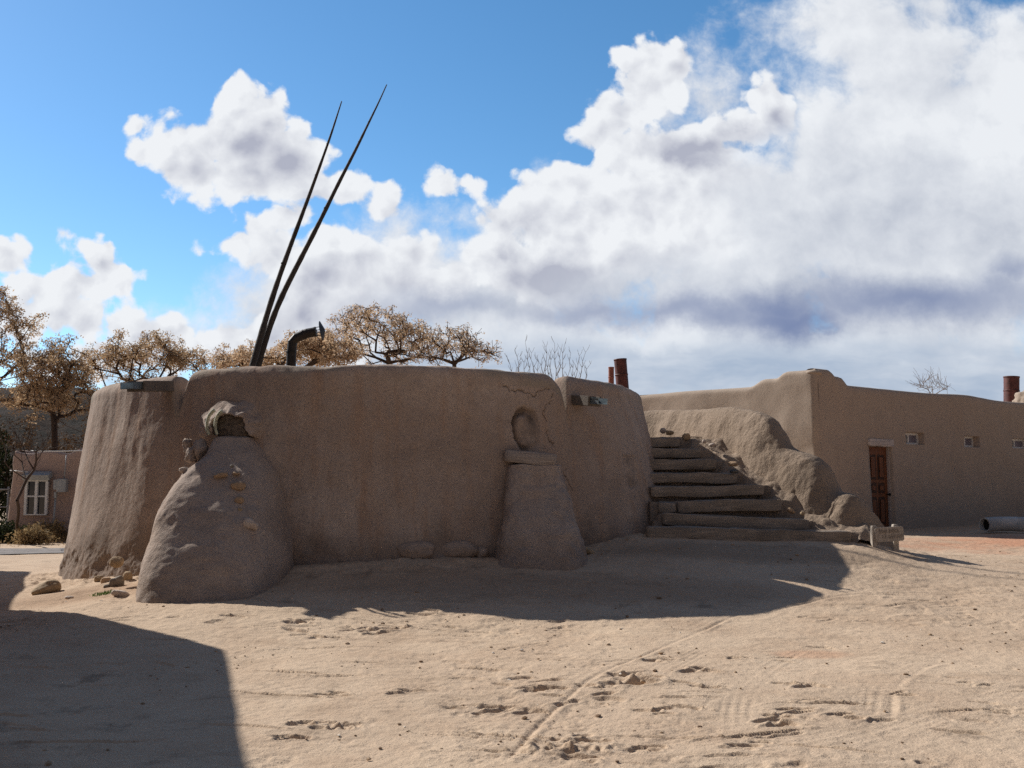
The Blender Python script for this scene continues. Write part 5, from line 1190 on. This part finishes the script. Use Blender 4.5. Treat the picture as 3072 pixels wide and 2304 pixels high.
# ------------------------------------------------------------------ sky with clouds (a direction-based environment)
def build_world():
    w = bpy.data.worlds.new('World'); sc.world = w; w.use_nodes = True; t = NT(w.node_tree); t.n.clear()
    out = t.new('ShaderNodeOutputWorld'); sky = t.new('ShaderNodeTexSky', sky_type='NISHITA'); sky.sun_disc = False
    sky.sun_elevation = SUN_EL; sky.sun_rotation = -SUN_AZ; sky.altitude = 1800; sky.air_density = 1.0; sky.dust_density = .6; sky.ozone_density = 2.0
    dirv = t.new('ShaderNodeTexCoord').outputs['Generated']
    sp_ = t.new('ShaderNodeSeparateXYZ'); t.put(sp_.inputs[0], dirv); X, Y, Z = sp_.outputs
    yy = t.m('MAXIMUM', Y, .12); U = t.m('DIVIDE', X, yy); V_ = t.m('DIVIDE', Z, yy); cb = t.new('ShaderNodeCombineXYZ'); t.put(cb.inputs[0], U); t.put(cb.inputs[1], V_); p = cb.outputs[0]
    def uv(px, py): q = W(px, py, 1.0); return q[0], q[2]-CAMZ
    def a22(x, y, rx, ry=None): ry = ry or rx; return (x*.46293, y*.46293, rx*.46293, ry*.46293)
    def z6(x, y, rx, ry=None): ry = ry or rx; return a22(1106+.5*x, .5*y, rx*.5, ry*.5)
    hard = [a22(500, 235, 52, 62), a22(478, 300, 88, 72), a22(575, 262, 62, 68), a22(605, 320, 60, 78), a22(415, 330, 62, 62), a22(440, 380, 58, 48), a22(530, 372, 90, 58), a22(620, 392, 80, 44), a22(700, 402, 62, 40), a22(745, 398, 40, 36),
        a22(400, 385, 54, 44), a22(392, 325, 50, 60), a22(640, 300, 40, 50), a22(560, 395, 110, 52), a22(625, 350, 84, 70), a22(425, 365, 66, 56), a22(520, 310, 90, 80), a22(303, 268, 30, 26), a22(318, 325, 27, 36), a22(345, 300, 24, 34), a22(785, 392, 16, 22),
        a22(835, 425, 28, 26), a22(822, 460, 30, 20), a22(948, 402, 42, 26), a22(1000, 396, 32, 12),
        a22(560, 500, 55, 40), a22(620, 478, 55, 36), a22(520, 525, 50, 22), a22(600, 560, 62, 60), a22(680, 600, 90, 70), a22(770, 560, 78, 56), a22(700, 520, 60, 42), a22(860, 590, 72, 60), a22(905, 560, 44, 46), a22(930, 610, 50, 50), a22(650, 680, 70, 60), a22(800, 680, 110, 60), a22(760, 740, 180, 50), a22(600, 745, 90, 40),
        a22(8, 565, 42, 34), a22(60, 620, 52, 30), a22(130, 612, 52, 30), a22(215, 570, 58, 46), a22(262, 600, 52, 42), a22(185, 536, 24, 22), a22(158, 512, 14, 10), a22(205, 620, 70, 30), a22(110, 680, 80, 50), a22(175, 690, 48, 44), a22(40, 700, 80, 50), a22(255, 712, 44, 32), a22(300, 720, 50, 30), a22(360, 712, 44, 30), a22(500, 745, 56, 34), a22(560, 750, 50, 36), a22(230, 770, 220, 34),
        a22(1085, 480, 60, 50), a22(1040, 475, 36, 24), a22(1060, 560, 90, 60), a22(985, 590, 50, 36), a22(960, 625, 44, 40), a22(1190, 400, 66, 44), a22(1265, 398, 60, 44), a22(1160, 460, 80, 60), a22(1330, 440, 60, 50), a22(1240, 500, 120, 80),
        a22(1400, 130, 60, 36), a22(1465, 145, 42, 42), a22(1400, 190, 76, 64), a22(1350, 250, 80, 56), a22(1300, 292, 50, 40), a22(1370, 320, 80, 60), a22(1440, 340, 80, 60), a22(1410, 400, 80, 60), a22(1500, 320, 90, 46), a22(1590, 280, 90, 46), a22(1655, 210, 46, 46), a22(1680, 250, 50, 60), a22(1560, 380, 150, 80),
        a22(880, 650, 24, 10), a22(1200, 600, 160, 80), a22(1450, 520, 160, 110)]
    soft = [z6(1500, 650, 420, 310), z6(1900, 560, 380, 330), z6(2170, 470, 280, 290), z6(1825, 40, 56, 120), z6(1840, 240, 130, 100), z6(2150, 200, 120, 90), z6(1600, 330, 140, 90), z6(1410, 60, 46, 40), z6(1330, 150, 90, 44), z6(1540, 100, 60, 26), z6(1440, 215, 130, 40), z6(1250, 400, 170, 90), z6(1000, 430, 130, 50),
        z6(1340, 1260, 320, 170), z6(1000, 950, 600, 300), z6(1800, 950, 600, 360), z6(300, 1150, 500, 230), z6(-200, 1250, 420, 220), z6(900, 1350, 700, 200), z6(1900, 1300, 600, 220), z6(-550, 1300, 380, 180), z6(400, 1560, 1500, 220), z6(1700, 1600, 1200, 260), z6(2500, 900, 500, 900)]
    n1 = t.noise(p, 5.5, 2, .5, 0, True); n2 = t.noise(p, 22, 3, .55, 0, True)
    wp = t.vm('ADD', p, t.vm('SCALE', t.vm('SUBTRACT', n1, (.5, .5, .5)), scale=.022)); wp = t.vm('ADD', wp, t.vm('SCALE', t.vm('SUBTRACT', n2, (.5, .5, .5)), scale=.016))
    def field(q, lst, sm):
        acc = None
        for (px, py, rx, ry) in lst:
            u0, v0 = uv(px, py); a, b_ = rx/1000, ry/1000
            d = t.vm('LENGTH', t.vm('MULTIPLY_ADD', q, (1/a, 1/b_, 0), (-u0/a, -v0/b_, 0))); d = t.m('MULTIPLY_ADD', d, min(a, b_), -min(a, b_))
            acc = d if acc is None else t.m('SMOOTH_MIN', acc, d, sm)
        return acc
    def billow(q):
        a = t.voro(q, 26, 'SMOOTH_F1', 1, .35); b_ = t.voro(q, 62, 'SMOOTH_F1', 1, .3); c = t.noise(q, 120, 5, .6)
        r = t.m('MULTIPLY', t.m('SUBTRACT', .55, a), .030); r = t.m('ADD', r, t.m('MULTIPLY', t.m('SUBTRACT', .5, b_), .012)); return t.m('ADD', r, t.m('MULTIPLY', t.m('SUBTRACT', c, .5), .012))
    sdir = (-.010, .012, 0)
    wl = t.vm('ADD', wp, sdir)
    B0 = billow(wp); B1 = billow(wl); F0 = t.m('ADD', t.m('SUBTRACT', field(wp, hard, .010), B0), -.001)
    S0 = t.m('SUBTRACT', field(wp, soft, .05), t.m('MULTIPLY', t.m('SUBTRACT', t.noise(wp, 9, 8, .62), .5), .19))
    ah = t.rng(F0, .0035, -.005, 0, 1, True); as_ = t.rng(S0, .038, -.016, 0, 1, True)
    relief = t.m('MULTIPLY', t.m('SUBTRACT', B0, B1), 95)      # + : faces the sun
    depth = t.rng(F0, -.004, -.036, 0, 1)
    def glow(lst):
        acc = None
        for (px, py, rx, ry), k in lst:
            u0, v0 = uv(px, py); a, b_ = rx/1000, ry/1000; d = t.vm('LENGTH', t.vm('MULTIPLY_ADD', wg, (1/a, 1/b_, 0), (-u0/a, -v0/b_, 0)))
            e = t.m('MULTIPLY', t.rng(d, 1.35, 0, 0, 1, True), k); acc = e if acc is None else t.m('MAXIMUM', acc, e)
        return acc
    greyl = [(a22(575, 345, 150, 85), .62), (a22(700, 415, 90, 34), .55), (a22(760, 620, 170, 60), .55), (a22(700, 700, 200, 70), .8), (a22(900, 700, 200, 60), .8), (a22(225, 590, 48, 38), .55), (a22(100, 735, 170, 40), .75), (a22(170, 710, 80, 30), .5), (a22(330, 745, 120, 26), .4),
        (a22(1130, 515, 56, 46), .7), (z6(750, 610, 260, 110), .85), (z6(980, 560, 260, 70), .7), (z6(1150, 500, 90, 70), .5), (a22(1100, 660, 280, 60), .9), (a22(1300, 640, 300, 60), .8), (z6(1300, 780, 420, 260), .45), (z6(1500, 1000, 600, 280), .75), (z6(2100, 1050, 350, 330), .8), (z6(300, 1250, 700, 160), .95), (z6(1500, 1300, 900, 200), 1.0), (a22(560, 530, 60, 40), .3), (a22(640, 440, 130, 26), .45), (z6(1950, 820, 400, 120), .4)]
    darkl = [(z6(800, 1370, 900, 110), .72), (z6(1750, 1320, 800, 130), .78), (z6(1200, 1370, 400, 110), .95), (z6(1150, 1330, 300, 130), .9), (z6(1330, 1410, 180, 50), .8), (z6(400, 1370, 420, 90), .62), (z6(1950, 1330, 260, 90), .6), (z6(2170, 1220, 130, 90), .6), (z6(-300, 1330, 350, 90), .45)]
    litl = [(z6(600, 1490, 260, 60), .6), (z6(1900, 560, 260, 140), .5), (z6(2150, 420, 150, 200), .7), (z6(2060, 640, 250, 110), .5), (z6(560, 980, 160, 120), .45), (z6(850, 930, 110, 70), .6), (z6(980, 1040, 120, 60), .5), (z6(400, 780, 120, 90), .5), (z6(60, 1230, 110, 60), .5)]
    wg = t.vm('ADD', p, t.vm('SCALE', t.vm('SUBTRACT', t.noise(p, 7, 7, .62, 0, True), (.5, .5, .5)), scale=.10))
    grey, dark, lit = glow(greyl), glow(darkl), glow(litl)
    merge = glow([(z6(900, 1330, 1000, 330), 1.0), (z6(1300, 900, 560, 420), 1.0), (z6(-200, 1400, 700, 190), .9)])
    nb_ = t.noise(wp, 14, 6, .6)
    white, gcol, dcol = lin(242, 245, 249), lin(178, 182, 198), lin(120, 134, 172)
    sh_ = t.m('ADD', t.m('MULTIPLY', depth, .34), t.m('MULTIPLY', t.m('MULTIPLY', grey, t.m('MULTIPLY_ADD', depth, .7, .3)), 1.5)); sh_ = t.m('SUBTRACT', sh_, t.m('MULTIPLY', relief, .30)); sh_ = t.m('SUBTRACT', sh_, t.m('MULTIPLY', lit, .35)); sh_ = t.m('ADD', sh_, t.m('MULTIPLY', t.m('SUBTRACT', nb_, .5), .5), clamp=True)
    ch = t.mix(sh_, white, gcol)
    shs = t.m('ADD', .22, t.m('MULTIPLY', grey, .6)); shs = t.m('SUBTRACT', shs, t.m('MULTIPLY', lit, .55)); shs = t.m('ADD', shs, t.m('MULTIPLY', t.m('SUBTRACT', t.noise(wp, 8, 7, .62), .5), 1.0)); shs = t.m('ADD', shs, t.m('MULTIPLY', t.m('SUBTRACT', t.noise(t.vm('ADD', wp, (-.012, .014, 0)), 9, 6, .6), t.noise(wp, 9, 6, .6)), 1.6), clamp=True)
    cs = t.mix(shs, lin(240, 243, 247), lin(188, 194, 207))
    ch = t.mix(dark, ch, dcol)
    # horizon band below the cloud base: pale blue grey
    hz = t.m('MULTIPLY', t.rng(V_, .165, .120, 0, 1, True), t.rng(t.noise(t.vm('MULTIPLY', wp, (1, 4, 1)), 5, 5, .6), .35, .6, .45, 1)); cs = t.mix(t.m('MULTIPLY', hz, t.m('SUBTRACT', 1, lit)), cs, lin(172, 187, 208)); cs = t.mix(dark, cs, dcol)
    # unseen clouds added for all other directions
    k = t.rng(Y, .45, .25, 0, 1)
    dn = t.vm('MULTIPLY', dirv, (1, 1, 2.2)); oth = t.m('MULTIPLY', t.rng(t.noise(dn, 2.6, 8, .6), .30, .42, 0, 1, True), k)      # dark cloud deck added out of view to cut the fill light
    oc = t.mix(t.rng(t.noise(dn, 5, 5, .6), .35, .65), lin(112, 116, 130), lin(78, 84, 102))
    skb = t.new('ShaderNodeBackground'); hs = t.new('ShaderNodeHueSaturation'); t.l.new(sky.outputs[0], hs.inputs['Color']); hs.inputs['Saturation'].default_value = 1.22; hs.inputs['Hue'].default_value = .493; t.l.new(hs.outputs[0], skb.inputs[0]); skb.inputs[1].default_value = SKY_S
    def bg(col, s_): n = t.new('ShaderNodeBackground'); t.put(n.inputs[0], col); n.inputs[1].default_value = s_; return n.outputs[0]
    def mixs(f, a, b_): n = t.new('ShaderNodeMixShader'); t.put(n.inputs[0], f); t.l.new(a, n.inputs[1]); t.l.new(b_, n.inputs[2]); return n.outputs[0]
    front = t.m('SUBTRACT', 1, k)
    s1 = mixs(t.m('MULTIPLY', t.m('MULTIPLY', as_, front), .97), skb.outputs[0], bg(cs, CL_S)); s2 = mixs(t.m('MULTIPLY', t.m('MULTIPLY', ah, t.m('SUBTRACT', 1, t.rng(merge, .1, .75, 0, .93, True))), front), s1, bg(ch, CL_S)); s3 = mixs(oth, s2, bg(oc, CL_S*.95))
    t.l.new(s3, out.inputs[0])
    w.cycles.sampling_method = 'MANUAL'; w.cycles.sample_map_resolution = 1024
SKY_S = .136; CL_S = .88
build_world()
sun = bpy.data.lights.new('sun', 'SUN'); sun.energy = 5.0; sun.angle = math.radians(.53); sun.color = (1, .96, .90)
so = bpy.data.objects.new('sun', sun); COL.objects.link(so); so.rotation_euler = SUN.to_track_quat('Z', 'Y').to_euler(); so.location = (-20, 20, 25)

# ------------------------------------------------------------------ camera, render
cam = bpy.data.cameras.new('camera'); cam.sensor_width = 36; cam.lens = 36*1000/1024; cam.clip_start = .05; cam.clip_end = 9000
co = bpy.data.objects.new('camera', cam); COL.objects.link(co); co.location = (0, 0, CAMZ); co.rotation_euler = (math.radians(90)+PITCH, 0, 0); sc.camera = co
sc.view_settings.view_transform = 'Standard'; sc.view_settings.look = 'None'; sc.view_settings.exposure = .15; sc.view_settings.gamma = 1
sc.render.engine = 'CYCLES'; sc.cycles.max_bounces = 6; sc.cycles.diffuse_bounces = 4; sc.cycles.use_denoising = False; sc.cycles.use_adaptive_sampling = True; sc.cycles.adaptive_threshold = .012; sc.cycles.sample_clamp_indirect = 4
try: sc.cycles.denoiser = 'OPENIMAGEDENOISE'
except Exception: pass
